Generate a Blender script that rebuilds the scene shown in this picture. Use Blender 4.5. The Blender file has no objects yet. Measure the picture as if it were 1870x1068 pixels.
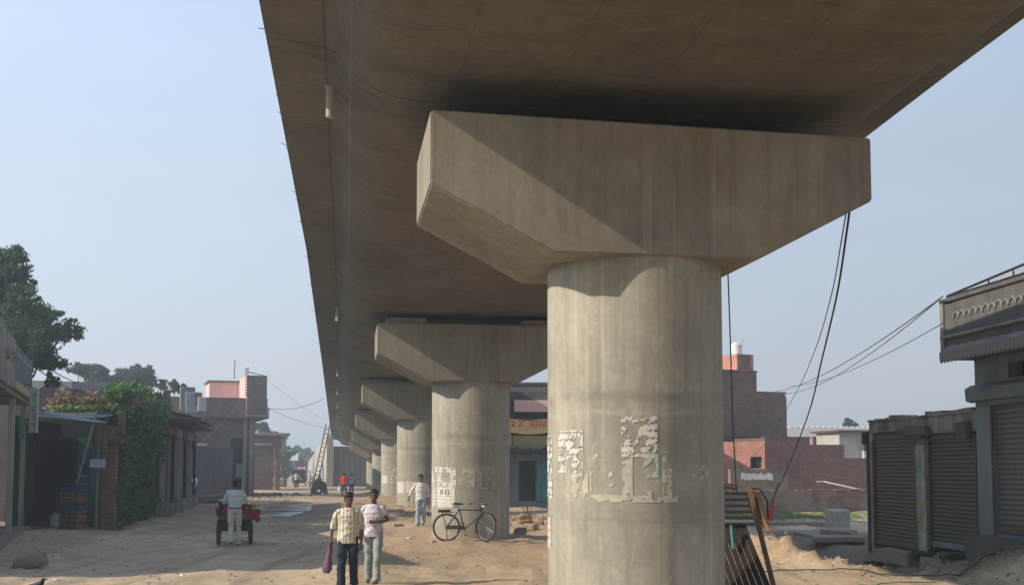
import bpy, bmesh, math, random
import numpy as np
from mathutils import Vector, Matrix, Euler
R = math.radians
random.seed(7)
sc = bpy.context.scene
COL = sc.collection

# ------------------------------------------------------------------ camera
F = 2050.0            # focal length in photo pixels (photo 1870 x 1068)
CAMH = 2.05
PITCH = 4.21
cd = bpy.data.cameras.new('camera')
cam = bpy.data.objects.new('camera', cd); COL.objects.link(cam)
cd.sensor_width = 36.0
cd.lens = 36.0 * F / 1870.0
cd.shift_y = 167.0 / 1870.0
cd.clip_start = 0.1; cd.clip_end = 20000
cam.location = (0, 0, CAMH)
cam.rotation_euler = (R(90 + PITCH), 0, 0)
sc.camera = cam

# ------------------------------------------------------------------ world and sun
SUN_EL = 31.5
SUN_DIR = Vector((-0.95, -0.31, 0)).normalized() * math.cos(R(SUN_EL)) + Vector((0, 0, math.sin(R(SUN_EL))))
w = bpy.data.worlds.new('World'); sc.world = w; w.use_nodes = True
wn = w.node_tree
bg = wn.nodes['Background']
sky = wn.nodes.new('ShaderNodeTexSky'); sky.sky_type = 'NISHITA'
sky.sun_disc = False
sky.sun_elevation = R(SUN_EL)
sky.sun_rotation = math.atan2(SUN_DIR.x, SUN_DIR.y)
sky.air_density = 1.3; sky.dust_density = 1.2; sky.ozone_density = 2.0
# dust laden autumn air: the clear-sky colour is veiled by a pale band that is brighter towards the sun
_tc = wn.nodes.new('ShaderNodeTexCoord'); _sx = wn.nodes.new('ShaderNodeSeparateXYZ'); wn.links.new(_tc.outputs['Generated'], _sx.inputs[0])
_rp = wn.nodes.new('ShaderNodeValToRGB'); wn.links.new(_sx.outputs[2], _rp.inputs[0])
_e = _rp.color_ramp.elements
for _i, (_p, _c) in enumerate([(0.0, (.455, .48, .525)), (.06, (.455, .49, .55)), (.16, (.445, .50, .59)), (.34, (.425, .515, .65)), (1.0, (.22, .34, .56))]):
    if _i > 1: _e.new(.5)
    _e[_i].position = _p; _e[_i].color = (*_c, 1)
_dp = wn.nodes.new('ShaderNodeVectorMath'); _dp.operation = 'DOT_PRODUCT'; _dp.inputs[1].default_value = SUN_DIR; wn.links.new(_tc.outputs['Generated'], _dp.inputs[0])
_gl = wn.nodes.new('ShaderNodeMapRange'); _gl.inputs[1].default_value = -.7; _gl.inputs[2].default_value = 1.0; _gl.inputs[3].default_value = 7.2; _gl.inputs[4].default_value = 16.5; _nz = wn.nodes.new('ShaderNodeTexNoise'); _nz.inputs['Scale'].default_value = 1.6; _nz.inputs['Detail'].default_value = 5
_mp = wn.nodes.new('ShaderNodeMapping'); _mp.inputs['Scale'].default_value = (1, 1, 3.2); wn.links.new(_tc.outputs['Generated'], _mp.inputs[0]); wn.links.new(_mp.outputs[0], _nz.inputs['Vector'])
_ad = wn.nodes.new('ShaderNodeMath'); _ad.operation = 'MULTIPLY_ADD'; _ad.inputs[1].default_value = .34; wn.links.new(_nz.outputs['Fac'], _ad.inputs[0]); _dm = wn.nodes.new('ShaderNodeMath'); _dm.operation = 'SUBTRACT'; _dm.inputs[1].default_value = .17
wn.links.new(_dp.outputs['Value'], _dm.inputs[0]); wn.links.new(_dm.outputs[0], _ad.inputs[2]); wn.links.new(_ad.outputs[0], _gl.inputs[0])
_sc = wn.nodes.new('ShaderNodeVectorMath'); _sc.operation = 'SCALE'; wn.links.new(_rp.outputs[0], _sc.inputs[0]); wn.links.new(_gl.outputs[0], _sc.inputs[3])
_mx = wn.nodes.new('ShaderNodeMix'); _mx.data_type = 'RGBA'; _mx.inputs[0].default_value = .85
wn.links.new(sky.outputs[0], _mx.inputs[6]); wn.links.new(_sc.outputs[0], _mx.inputs[7]); wn.links.new(_mx.outputs[2], bg.inputs[0])
bg.inputs[1].default_value = 0.10
sd = bpy.data.lights.new('sun', 'SUN'); sd.energy = 4.1; sd.angle = R(0.6); sd.color = (1.0, 0.90, 0.74)
sun = bpy.data.objects.new('sun', sd); COL.objects.link(sun)
sun.rotation_euler = SUN_DIR.to_track_quat('Z', 'Y').to_euler()
sun.location = (-60, -20, 60)
sc.view_settings.view_transform = 'Standard'
sc.view_settings.look = 'None'
sc.view_settings.exposure = 0.42
sc.view_settings.gamma = 1.0

# ------------------------------------------------------------------ maths helpers
def ray(px, py):
    """direction of a photo pixel from the camera, scaled to unit depth"""
    vx = (px - 935.0) / F; vz = (701.0 - py) / F
    c, s = math.cos(R(PITCH)), math.sin(R(PITCH))
    d = Vector((vx, c - vz * s, s + vz * c))
    return d / d.y
def at(px, py, Y):
    d = ray(px, py); return Vector((d.x * Y, Y, CAMH + d.z * Y))

_rs = np.random.RandomState(11)
_lat = _rs.rand(256, 256)
def vnoise(x, y):
    x = np.asarray(x, float); y = np.asarray(y, float)
    xi = np.floor(x).astype(int); yi = np.floor(y).astype(int)
    fx = x - xi; fy = y - yi
    fx = fx * fx * (3 - 2 * fx); fy = fy * fy * (3 - 2 * fy)
    g = lambda a, b: _lat[a % 256, b % 256]
    return ((g(xi, yi) * (1 - fx) + g(xi + 1, yi) * fx) * (1 - fy) +
            (g(xi, yi + 1) * (1 - fx) + g(xi + 1, yi + 1) * fx) * fy)
def fbm(x, y, o=4):
    s = 0; a = 1; t = 0
    for i in range(o):
        s = s + a * vnoise(np.asarray(x) * 2 ** i + 17 * i, np.asarray(y) * 2 ** i + 31 * i); t += a; a *= .5
    return s / t
def sstep(a, b, x):
    t = np.clip((np.asarray(x, float) - a) / (b - a), 0, 1); return t * t * (3 - 2 * t)
def bump2(x, y, cx, cy, rx, ry, rot=0):
    c, s = math.cos(rot), math.sin(rot)
    u = ((x - cx) * c + (y - cy) * s) / rx; v = (-(x - cx) * s + (y - cy) * c) / ry
    return np.exp(-(u * u + v * v))

def bridge_x(Y): return 1.51 + (13.8 - Y) * 0.154
PIER_Y = [13.8, 31.0, 49.6, 68.0, 86.0, 104.0]
def cap_z(Y): return float(np.interp(Y, [-20, 13.8, 31, 49.6, 68, 86, 104, 118, 150], [6.05, 6.03, 5.85, 5.62, 5.22, 4.85, 4.36, 3.95, 3.0]))

def hgt(x, y):
    """terrain height"""
    x = np.asarray(x, float); y = np.asarray(y, float)
    far = sstep(150, 70, y)
    h = (fbm(x * .22 + 3, y * .16 + 9, 3) - .5) * .26 * far
    h = h + (fbm(x * 1.1, y * .9, 3) - .5) * .08 * sstep(80, 40, y) + (fbm(x * 3.4 + 9, y * 2.6, 3) - .5) * .05 * sstep(70, 45, y)
    h = h + .03 * sstep(.52, .64, fbm((x + .154 * y) * 1.6 + 3, y * .12, 3)) * sstep(80, 40, y)
    # wheel worn road: long shallow ruts along the street
    rx = x + .154 * y
    h = h + .025 * np.sin(rx * 2.1 + 1.3 * fbm(x * .3, y * .1)) * sstep(90, 30, y)
    # loose clods
    clod = fbm(x * 3.1 + 5, y * 2.8 + 8, 3)
    rough = .35 + 0 * x
    # edge of the left shops rises
    h = h + .22 * sstep(-9.5, -12.0, x + .13 * (y - 27)) * sstep(60, 40, y)
    # mud ridges round the puddle
    h = h + .16 * bump2(x, y, -7.9, 54, 3.2, 1.2, -.1) + .12 * bump2(x, y, -8.5, 44.5, 4.0, .9, .1)
    h = h - .10 * bump2(x, y, -10.8, 56, 2.5, 8)
    # red earth round the piers
    for py_, a in ((31.0, .10), (49.6, .35), (68.0, .3), (86, .2)):
        d = np.hypot((x - bridge_x(py_)) / 2.3, (y - py_ + .3) / 2.6)
        h = h + a * np.exp(-d ** 4) * (.6 + .8 * clod)
    h = h + .35 * bump2(x, y, -5.0, 44.6, 1.3, .8, .3) * (.5 + clod)
    # rubble behind pier two, right
    h = h + .2 * bump2(x, y, 0.6, 39.5, 1.6, 1.6) * (.4 + 1.2 * clod)
    h = h + .35 * bump2(x, y, 2.2, 37.0, 1.6, 1.8) * (.5 + clod)
    # spoil ridge on the right and the trench behind it
    ridge_y = 24.3 - 1.4 * (x - 5.6)
    rd = (y - ridge_y)
    m = sstep(3.6, 4.8, x)
    h = h + m * (.34 * np.exp(-(rd / .75) ** 2) * (.3 + 1.35 * clod) * (1.15 - .85 * sstep(5.8, 7.6, x)))
    h = h + .30 * bump2(x, y, 5.55, 24.6, .55, .5) * (.6 + .8 * clod)
    pit = m * sstep(.6, 1.8, rd) * sstep(37.5, 34.0, y) * sstep(9.2, 8.2, x + .107 * (y - 28))
    h = h - .52 * pit * (.7 + .6 * clod)
    h = h + m * .10 * (clod - .5) * sstep(3, 0, np.abs(rd)) * 2
    # bank up to the shop fronts
    sd_ = x - (8.9 + .107 * (28 - y))          # + inside the shops
    bank = sstep(-1.9, -.3, sd_) * sstep(33, 29, y)
    h = h + bank * (.12 + .055 * np.clip(28 - y, -2, 14))
    # the far lot on the right behind the ledge
    h = h + .05 * sstep(36, 39, y) * sstep(5, 7, x)
    # shallow dish that holds the puddle
    pm_ = sstep(1.25, .8, np.hypot((x + 12.0 + .155 * (y - 57)) / 2.2, (y - 57) / 10.5))
    h = h * (1 - pm_) + (-.09 + .05 * (fbm(x * 2, y * 1.2, 3) - .5)) * pm_
    # camera stands on slightly rising ground, far horizon flat
    h = h + .35 * sstep(75, 130, y) * sstep(-40, -10, -np.abs(x + 15))*0
    return h
def gz(x, y): return float(hgt(x, y))

# ------------------------------------------------------------------ materials
class NT:
    def __init__(s, name):
        s.m = bpy.data.materials.new(name); s.m.use_nodes = True
        s.t = s.m.node_tree; s.N = s.t.nodes; s.L = s.t.links
        s.b = s.N['Principled BSDF']
    def n(s, typ, **k):
        o = s.N.new(typ)
        for a, v in k.items(): setattr(o, a, v)
        return o
    def l(s, a, b): s.L.new(a, b)
    def noise(s, vec, scale, detail=4, rough=.55, dist=0):
        o = s.n('ShaderNodeTexNoise'); o.inputs['Scale'].default_value = scale
        o.inputs['Detail'].default_value = detail; o.inputs['Roughness'].default_value = rough
        o.inputs['Distortion'].default_value = dist
        if vec is not None: s.l(vec, o.inputs['Vector'])
        return o.outputs['Fac']
    def mapv(s, vec, scale=(1, 1, 1), rot=(0, 0, 0), loc=(0, 0, 0)):
        o = s.n('ShaderNodeMapping'); o.inputs['Scale'].default_value = scale
        o.inputs['Rotation'].default_value = rot; o.inputs['Location'].default_value = loc
        s.l(vec, o.inputs['Vector']); return o.outputs[0]
    def ramp(s, fac, stops):
        o = s.n('ShaderNodeValToRGB'); e = o.color_ramp.elements
        while len(e) < len(stops): e.new(.5)
        for i, (p, c) in enumerate(stops):
            e[i].position = p; e[i].color = (c[0], c[1], c[2], 1) if hasattr(c, '__len__') else (c, c, c, 1)
        s.l(fac, o.inputs[0]); return o.outputs[0]
    def mix(s, fac, a, b, mode='MIX'):
        o = s.n('ShaderNodeMix', data_type='RGBA', blend_type=mode)
        for sock, v in ((o.inputs[0], fac), (o.inputs[6], a), (o.inputs[7], b)):
            if isinstance(v, (int, float)): sock.default_value = v
            elif isinstance(v, tuple): sock.default_value = (v[0], v[1], v[2], 1)
            else: s.l(v, sock)
        return o.outputs[2]
    def math(s, op, a, b=None):
        o = s.n('ShaderNodeMath', operation=op)
        for i, v in enumerate((a, b)):
            if v is None: continue
            if isinstance(v, (int, float)): o.inputs[i].default_value = v
            else: s.l(v, o.inputs[i])
        return o.outputs[0]
    def bump(s, h, strength=.3, dist=.02):
        o = s.n('ShaderNodeBump'); o.inputs['Strength'].default_value = strength
        o.inputs['Distance'].default_value = dist; s.l(h, o.inputs['Height'])
        s.l(o.outputs[0], s.b.inputs['Normal'])
    def obj(s): return s.n('ShaderNodeTexCoord').outputs['Object']
    def uv(s): return s.n('ShaderNodeTexCoord').outputs['UV']
    def fin(s, col, rough=.85, spec=.3, metal=0):
        if isinstance(col, tuple): s.b.inputs['Base Color'].default_value = (*col, 1)
        else: s.l(col, s.b.inputs['Base Color'])
        if isinstance(rough, (int, float)): s.b.inputs['Roughness'].default_value = rough
        else: s.l(rough, s.b.inputs['Roughness'])
        s.b.inputs['Specular IOR Level'].default_value = spec
        s.b.inputs['Metallic'].default_value = metal
        return s.m
M = {}
def sc3(c, k): return tuple(min(1, x * k) for x in c)
def plain(name, c, var=.25, scale=3.0, rough=.8, spec=.3, metal=0, bump=.15, bdist=.01, streak=0, dirt=None):
    """mottled, slightly dirty surface"""
    t = NT(name); o = t.obj()
    f = t.noise(o, scale, 6, .6)
    col = t.ramp(f, [(.25, sc3(c, 1 - var)), (.5, c), (.75, sc3(c, 1 + var))])
    if streak:
        f2 = t.noise(t.mapv(o, (2.2, 2.2, .22)), 2.5, 5, .6)
        col = t.mix(t.math('MULTIPLY', t.ramp(f2, [(.42, 0), (.72, 1)]), streak), col, sc3(c, .45), 'MIX')
    if dirt:
        f3 = t.noise(o, scale * .45, 5, .65)
        col = t.mix(t.math('MULTIPLY', t.ramp(f3, [(.45, 0), (.62, 1)]), dirt[0]), col, dirt[1])
    if bump: t.bump(t.noise(o, scale * 9, 4, .6), bump, bdist)
    M[name] = t.fin(col, rough, spec, metal); return M[name]

ARC_L = [5.25, 5.66, 6.9]
def concrete(name, c, mode, warm=(1, 1, 1)):
    """mode 'column' uses UV in metres (arc, z); 'deck' UV (along, across); 'cap' object coords"""
    t = NT(name); o = t.obj()
    big = t.noise(o, .55, 5, .6)
    col = t.ramp(big, [(.3, sc3(c, .70)), (.5, c), (.7, sc3(c, 1.18))])
    fine = t.noise(o, 14, 5, .7)
    col = t.mix(.5, col, t.ramp(fine, [(.3, .38), (.7, .62)]), 'OVERLAY')
    # water runs
    vs = t.mapv(o, (3.2, 3.2, .16)) if mode != 'deck' else t.mapv(t.uv(), (2.6, .20, 1))
    run = t.noise(vs, 2.2, 6, .62)
    col = t.mix(t.math('MULTIPLY', t.ramp(run, [(.47, 0), (.72, 1)]), .55 if mode != 'deck' else .28), col, sc3(c, .5))
    run2 = t.noise(t.mapv(o if mode != 'deck' else t.uv(), (6.5, 6.5, .12) if mode != 'deck' else (9, .25, 1), loc=(3, 5, 2)), 1.6, 4, .6)
    col = t.mix(t.math('MULTIPLY', t.ramp(run2, [(.57, 0), (.74, 1)]), .45), col, sc3(c, 1.5))
    blot = t.noise(t.mapv(o, (1, 1, .6), loc=(7, 1, 3)), 1.9, 7, .68, .3)
    col = t.mix(t.math('MULTIPLY', t.ramp(blot, [(.50, 0), (.58, 1)]), .28), col, sc3(c, .62))
    blot2 = t.noise(t.mapv(o, (1, 1, .45), loc=(1, 8, 3)), 4.5, 6, .7, .2)
    col = t.mix(t.math('MULTIPLY', t.ramp(blot2, [(.56, 0), (.62, 1)]), .3), col, sc3(c, 1.35))
    h = t.noise(o, 28, 4, .6)
    if mode == 'column':
        sx = t.n('ShaderNodeSeparateXYZ'); t.l(t.uv(), sx.inputs[0])
        fr = t.math('FRACT', t.math('DIVIDE', sx.outputs[0], .84))
        seam = t.ramp(fr, [(0, 1), (.018, 0), (1, 0)])
        seam.node.color_ramp.elements[0].position = 0
        col = t.mix(t.math('MULTIPLY', seam, .4), col, sc3(c, 1.45))
        wob = t.math('MULTIPLY', t.noise(t.mapv(o, (1, 1, .2)), 3, 3), .16)
        z2 = t.math('ADD', sx.outputs[1], wob)
        def band(z0, wdt, k, cc):
            nonlocal col
            d = t.math('ABSOLUTE', t.math('SUBTRACT', z2, z0))
            m = t.math('SUBTRACT', 1.0, t.math('MINIMUM', t.math('DIVIDE', d, wdt), 1.0))
            nn = t.ramp(t.noise(t.mapv(o, (1, 1, 1)), 2.6, 5), [(.38, .2), (.6, 1)])
            col = t.mix(t.math('MULTIPLY', t.math('MULTIPLY', m, nn), k), col, cc)
        band(2.93, .10, .75, sc3(c, .55)); band(2.74, .05, .4, sc3(c, 1.35)); band(1.62, .22, .35, sc3(c, .6)); band(1.52, .03, .3, sc3(c, .5))
        # dusty, splashed foot of the pier
        foot = t.math('SUBTRACT', 1.0, t.math('MINIMUM', t.math('MAXIMUM', t.math('DIVIDE', sx.outputs[1], .75), 0.0), 1.0))
        col = t.mix(t.math('MULTIPLY', foot, .45), col, (.32, .22, .13))
        h = t.math('ADD', h, t.math('MULTIPLY', seam, 1.0))
    if mode == 'deck':
        sx = t.n('ShaderNodeSeparateXYZ'); t.l(t.uv(), sx.inputs[0])
        wobb = t.math('MULTIPLY', t.noise(t.mapv(t.uv(), (.35, .8, 1)), 1.0, 3), 1.1)
        ux = t.math('ADD', sx.outputs[0], wobb)
        # boards run across the deck
        brd = t.math('FRACT', t.math('DIVIDE', ux, .145))
        edge = t.ramp(brd, [(0, 1), (.12, 0), (1, 0)])
        cell = t.math('FLOOR', t.math('DIVIDE', ux, .145))
        wn_ = t.n('ShaderNodeTexWhiteNoise', noise_dimensions='1D'); t.l(cell, wn_.inputs['W'])
        col = t.mix(.2, col, t.ramp(wn_.outputs['Value'], [(0, .36), (1, .64)]), 'OVERLAY')
        col = t.mix(t.math('MULTIPLY', edge, .16), col, sc3(c, .5))
        pan = t.math('FRACT', t.math('DIVIDE', ux, 1.22))
        pe = t.ramp(pan, [(0, 1), (.02, 0), (1, 0)])
        pe = t.math('MULTIPLY', pe, t.ramp(t.noise(t.uv(), .8, 3), [(.42, 0), (.6, 1)]))
        col = t.mix(t.math('MULTIPLY', pe, .8), col, sc3(c, .36))
        for a0_, w0_, k0_, c0_ in ((ARC_L[0], .02, .7, .4), (ARC_L[1], .016, .6, 1.6), (ARC_L[2], .014, .5, .45), (8.05, .012, .45, .45), (9.2, .012, .45, .5), (10.35, .012, .45, .45), (11.5, .012, .4, .5)):
            d_ = t.math('ABSOLUTE', t.math('SUBTRACT', sx.outputs[1], a0_))
            ln = t.math('LESS_THAN', d_, w0_)
            col = t.mix(t.math('MULTIPLY', t.math('MULTIPLY', ln, k0_), t.ramp(t.noise(t.uv(), 1.3, 3), [(.3, .3), (.6, 1)])), col, sc3(c, c0_))
        spl = t.noise(t.mapv(t.uv(), (.9, 1.3, 1), loc=(4, 2, 0)), 1.6, 7, .7, .4)
        col = t.mix(t.math('MULTIPLY', t.ramp(spl, [(.56, 0), (.585, 1)]), .3), col, sc3(c, 1.3))
        # brown patches on the soffit
        st = t.noise(t.mapv(t.uv(), (.35, 1.1, 1)), .9, 6, .7)
        col = t.mix(t.math('MULTIPLY', t.ramp(st, [(.53, 0), (.66, 1)]), .5), col, (c[0] * .75, c[1] * .58, c[2] * .45))
        h = t.math('ADD', h, t.math('MULTIPLY', edge, -1.4))
        h = t.math('ADD', h, t.math('MULTIPLY', wn_.outputs['Value'], .8))
    if mode == 'cap':
        sx = t.n('ShaderNodeSeparateXYZ'); t.l(o, sx.inputs[0])
        fr = t.math('FRACT', t.math('DIVIDE', t.math('ADD', sx.outputs[0], 5.05), 1.17))
        seam = t.ramp(fr, [(0, 1), (.013, 0), (1, 0)])
        seam = t.math('MULTIPLY', seam, t.ramp(t.noise(o, 1.1, 3), [(.35, 0), (.6, 1)]))
        col = t.mix(t.math('MULTIPLY', seam, .5), col, sc3(c, 1.5))
        pat = t.noise(o, 1.3, 5, .65)
        col = t.mix(t.math('MULTIPLY', t.ramp(pat, [(.55, 0), (.66, 1)]), .3), col, (c[0] * .85, c[1] * .68, c[2] * .5))
    pores = t.n('ShaderNodeTexVoronoi'); pores.inputs['Scale'].default_value = 9; t.l(o, pores.inputs['Vector'])
    pr = t.ramp(pores.outputs['Distance'], [(.0, 1), (.07, 0)])
    col = t.mix(t.math('MULTIPLY', pr, .5), col, sc3(c, .4))
    t.bump(t.math('SUBTRACT', h, pr), .35, .006)
    M[name] = t.fin(col, .88, .25); return M[name]
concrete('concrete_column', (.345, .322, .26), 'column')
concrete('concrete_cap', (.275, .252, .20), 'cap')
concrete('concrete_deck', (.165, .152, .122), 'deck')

def brick(name, c1, c2, mortar, plaster=None, scale=1.0, pl=(.5, .6)):
    t = NT(name); o = t.obj()
    s = t.n('ShaderNodeSeparateXYZ'); t.l(o, s.inputs[0])
    cb = t.n('ShaderNodeCombineXYZ'); t.l(t.math('ADD', s.outputs[0], s.outputs[1]), cb.inputs[0]); t.l(s.outputs[2], cb.inputs[1])
    b = t.n('ShaderNodeTexBrick'); t.l(cb.outputs[0], b.inputs['Vector'])
    b.inputs['Scale'].default_value = 1; b.inputs['Brick Width'].default_value = .24 * scale; b.inputs['Row Height'].default_value = .085 * scale
    b.inputs['Mortar Size'].default_value = .008; b.inputs['Color1'].default_value = (*c1, 1); b.inputs['Color2'].default_value = (*c2, 1)
    b.inputs['Mortar'].default_value = (*mortar, 1); b.inputs['Bias'].default_value = -.1
    col = t.mix(.6, b.outputs[0], t.ramp(t.noise(o, 1.1, 5, .65), [(.3, .28), (.7, .68)]), 'OVERLAY')
    col = t.mix(.5, col, t.ramp(t.noise(t.mapv(o, (2, 2, .3)), 2, 5, .6), [(.3, .3), (.7, .62)]), 'OVERLAY')
    h = t.math('MULTIPLY', b.outputs['Fac'], -1.0)
    if plaster:
        m = t.ramp(t.noise(o, .7, 6, .6), [(pl[0], 0), (pl[1], 1)])
        col = t.mix(m, col, t.mix(.5, plaster, t.ramp(t.noise(o, 5, 4), [(.3, .35), (.7, .65)]), 'OVERLAY'))
    t.bump(t.math('ADD', h, t.noise(o, 30, 3)), .5, .01)
    M[name] = t.fin(col, .92, .2); return M[name]
brick('brick_red', (.235, .115, .075), (.15, .078, .055), (.24, .19, .155), scale=1.35)
brick('brick_dark', (.195, .115, .085), (.125, .078, .062), (.22, .18, .15), scale=1.35)
brick('brick_pink', (.50, .19, .12), (.40, .15, .10), (.42, .33, .26))
brick('brick_brown', (.19, .125, .09), (.15, .10, .075), (.2, .17, .13), (.24, .19, .14), pl=(.42, .52))
brick('brick_grey', (.17, .12, .10), (.095, .075, .065), (.19, .165, .145), (.15, .135, .115), pl=(.5, .62))
plain('plaster_grey', (.20, .195, .175), .3, 1.2, streak=.6)
plain('plaster_pale', (.42, .40, .35), .2, 1.0, streak=.5)
plain('plaster_stained', (.27, .25, .20), .5, 1.6, streak=.95, dirt=(.9, (.06, .055, .045)))
plain('plaster_dark', (.10, .098, .092), .35, 1.6, streak=.6)
plain('plaster_pink', (.78, .46, .40), .10, .9, streak=.12, dirt=(.35, (.70, .52, .46)))
plain('plaster_white', (.68, .66, .62), .1, 1.0, streak=.3)
plain('plaster_yellow', (.42, .30, .11), .15, 1.0, streak=.2)
plain('paint_blue_grey', (.17, .20, .21), .25, 1.2, streak=.5)
plain('paint_turquoise', (.06, .27, .23), .25, 2.0, streak=.5)
plain('paint_green', (.025, .13, .075), .3, 2.0, .6, streak=.4)
plain('paint_red_brown', (.16, .05, .035), .3, 2.0)
plain('column_paint', (.34, .36, .28), .3, 3.0, streak=.7, dirt=(.8, (.09, .17, .10)))
plain('void_dark', (.018, .017, .016), .2, 1)
plain('shutter_olive', (.125, .110, .08), .35, 1.3, .55, metal=.25, streak=.6, dirt=(.5, (.12, .075, .045)))
plain('shutter_green', (.098, .112, .078), .4, 1.3, .55, metal=.25, streak=.6, dirt=(.6, (.11, .075, .05)))
plain('shutter_grey', (.17, .18, .17), .2, 1.6, .5, metal=.35, streak=.5, dirt=(.35, (.12, .09, .06)))
plain('shutter_rust', (.11, .075, .05), .35, 3, .7)
plain('steel_dark', (.035, .035, .035), .3, 6, .5, metal=.5)
plain('steel_grey', (.22, .22, .21), .2, 6, .45, metal=.7)
plain('chrome', (.6, .6, .58), .1, 6, .22, metal=1, bump=0)
plain('rust', (.13, .06, .035), .3, 8, .8)
plain('corrugated', (.25, .26, .26), .3, 2, .5, metal=.3, dirt=(.5, (.12, .09, .07)))
plain('tin_dark', (.045, .035, .03), .4, 2, .7)
plain('wood_dark', (.032, .025, .018), .45, 5, .85, streak=.6)
plain('wood_brown', (.15, .10, .06), .35, 4, .85, streak=.5)
plain('wood_orange', (.42, .25, .11), .2, 6, .8, streak=.4)
plain('bamboo', (.13, .075, .045), .3, 8, .7)
plain('rubber', (.02, .02, .02), .3, 9, .8)
plain('cable_black', (.02, .02, .022), .2, 9, .6, bump=0)
plain('cable_grey', (.10, .10, .11), .2, 9, .6, bump=0)
plain('cable_green', (.03, .12, .085), .2, 9, .7, bump=0)
plain('red_paint', (.45, .04, .02), .2, 9, .6)
plain('cloth_red', (.22, .012, .025), .4, 8, .9)
plain('cloth_yellow', (.42, .33, .05), .3, 8, .9)
plain('cloth_black', (.012, .018, .018), .3, 4, .8)
plain('sheet_white', (.6, .6, .58), .12, 6, .7)
plain('plastic_white', (.42, .42, .38), .12, 6, .4)
plain('crate_orange', (.16, .075, .04), .3, 5, .7)
plain('crate_blue', (.03, .045, .10), .3, 5, .7)
plain('paint_white', (.55, .55, .53), .12, 8, .7)
plain('stone', (.25, .205, .15), .3, 4, .9, bump=.6, bdist=.03)
plain('stone_light', (.36, .32, .26), .25, 3, .9, bump=.6, bdist=.03)
plain('earth_red', (.33, .225, .145), .3, 3, .95, bump=.7, bdist=.03)
plain('bark', (.10, .08, .06), .3, 6, .95, bump=.8, bdist=.03)
plain('skin', (.13, .060, .032), .12, 14, .5, .4, bump=.05)
plain('hair', (.010, .009, .009), .3, 30, .6)
plain('shoe', (.05, .035, .03), .2, 10, .7)
plain('belt', (.02, .016, .014), .2, 10, .5)
plain('eye_white', (.55, .52, .48), .05, 10, .3, bump=0)
plain('eye_dark', (.012, .008, .007), .05, 10, .2, bump=0)
plain('lips', (.13, .04, .032), .1, 20, .5, bump=0)
plain('shirt_white', (.62, .60, .57), .06, 10, .9, bump=.1)
plain('shirt_grey_white', (.50, .53, .51), .08, 10, .9)
plain('shirt_red', (.50, .025, .035), .12, 10, .9)
plain('shirt_pinkish', (.55, .50, .52), .08, 10, .9)
plain('shirt_blue', (.25, .36, .50), .12, 10, .9)
plain('trouser_navy', (.012, .022, .034), .3, 10, .9)
plain('trouser_pale', (.27, .30, .29), .12, 12, .9)
plain('trouser_beige', (.50, .48, .41), .1, 10, .9)
plain('trouser_denim', (.30, .37, .43), .25, 7, .9)
plain('trouser_dark', (.03, .04, .055), .2, 10, .9)
plain('bag_purple', (.16, .055, .15), .25, 14, .35, .5, bump=.6, bdist=.02)
plain('bird_black', (.012, .012, .013), .3, 20, .6)
plain('canopy_black', (.035, .035, .045), .25, 3, .6)
plain('canopy_red', (.12, .02, .025), .25, 3, .6)
plain('far_pink', (.58, .24, .18), .08, .3, bump=0)
plain('banner_cloth', (.78, .52, .24), .1, 3, .8)
plain('banner_orange', (.60, .12, .03), .15, 6, .8)
plain('sign_white', (.52, .54, .54), .12, 5, .6, streak=.3)
plain('sign_blue', (.05, .10, .26), .2, 6, .6)
plain('sign_grey', (.26, .28, .28), .25, 4, .7, streak=.6)
plain('board_green', (.07, .12, .10), .3, 2, .7, streak=.7, dirt=(.55, (.16, .20, .18)))
plain('board_grey', (.30, .28, .24), .35, 2, .8, streak=.95, dirt=(.5, (.08, .07, .06)))
plain('ladder_wood', (.09, .035, .022), .3, 9, .8)

# shirts with stripes
t = NT('shirt_striped'); o = t.obj()
s = t.n('ShaderNodeSeparateXYZ'); t.l(o, s.inputs[0])
st = t.math('FRACT', t.math('MULTIPLY', s.outputs[0], 17.0))
col = t.ramp(st, [(0, (.62, .57, .44)), (.62, (.62, .57, .44)), (.7, (.33, .29, .22)), (.92, (.33, .29, .22)), (1, (.62, .57, .44))])
M['shirt_striped'] = t.fin(t.mix(.3, col, t.ramp(t.noise(o, 9, 4), [(.3, .35), (.7, .6)]), 'OVERLAY'), .9, .2)

def leaf_mat(name, dark, light, trans=.25):
    t = NT(name)
    g = t.n('ShaderNodeNewGeometry')
    nz = t.noise(t.obj(), .8, 4)
    f = t.math('ADD', t.math('MULTIPLY', g.outputs['Random Per Island'], .65), t.math('MULTIPLY', nz, .5))
    col = t.ramp(f, [(.15, dark), (.85, light)])
    t.fin(col, .55, .35)
    tr = t.n('ShaderNodeBsdfTranslucent'); t.l(col, tr.inputs[0])
    mx = t.n('ShaderNodeMixShader'); mx.inputs[0].default_value = trans
    t.l(t.b.outputs[0], mx.inputs[1]); t.l(tr.outputs[0], mx.inputs[2])
    t.l(mx.outputs[0], t.N['Material Output'].inputs[0])
    M[name] = t.m
leaf_mat('leaf_tree', (.022, .060, .020), (.075, .165, .050), .35)
leaf_mat('leaf_vine', (.018, .060, .014), (.105, .21, .045))
leaf_mat('leaf_vine_pale', (.09, .13, .05), (.22, .27, .13))
leaf_mat('leaf_far', (.04, .07, .04), (.09, .14, .07), .35)
leaf_mat('leaf_dry', (.20, .12, .06), (.34, .25, .13))
leaf_mat('leaf_lime', (.09, .16, .02), (.22, .30, .05))
leaf_mat('leaf_grass', (.07, .12, .03), (.17, .25, .07))

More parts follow.
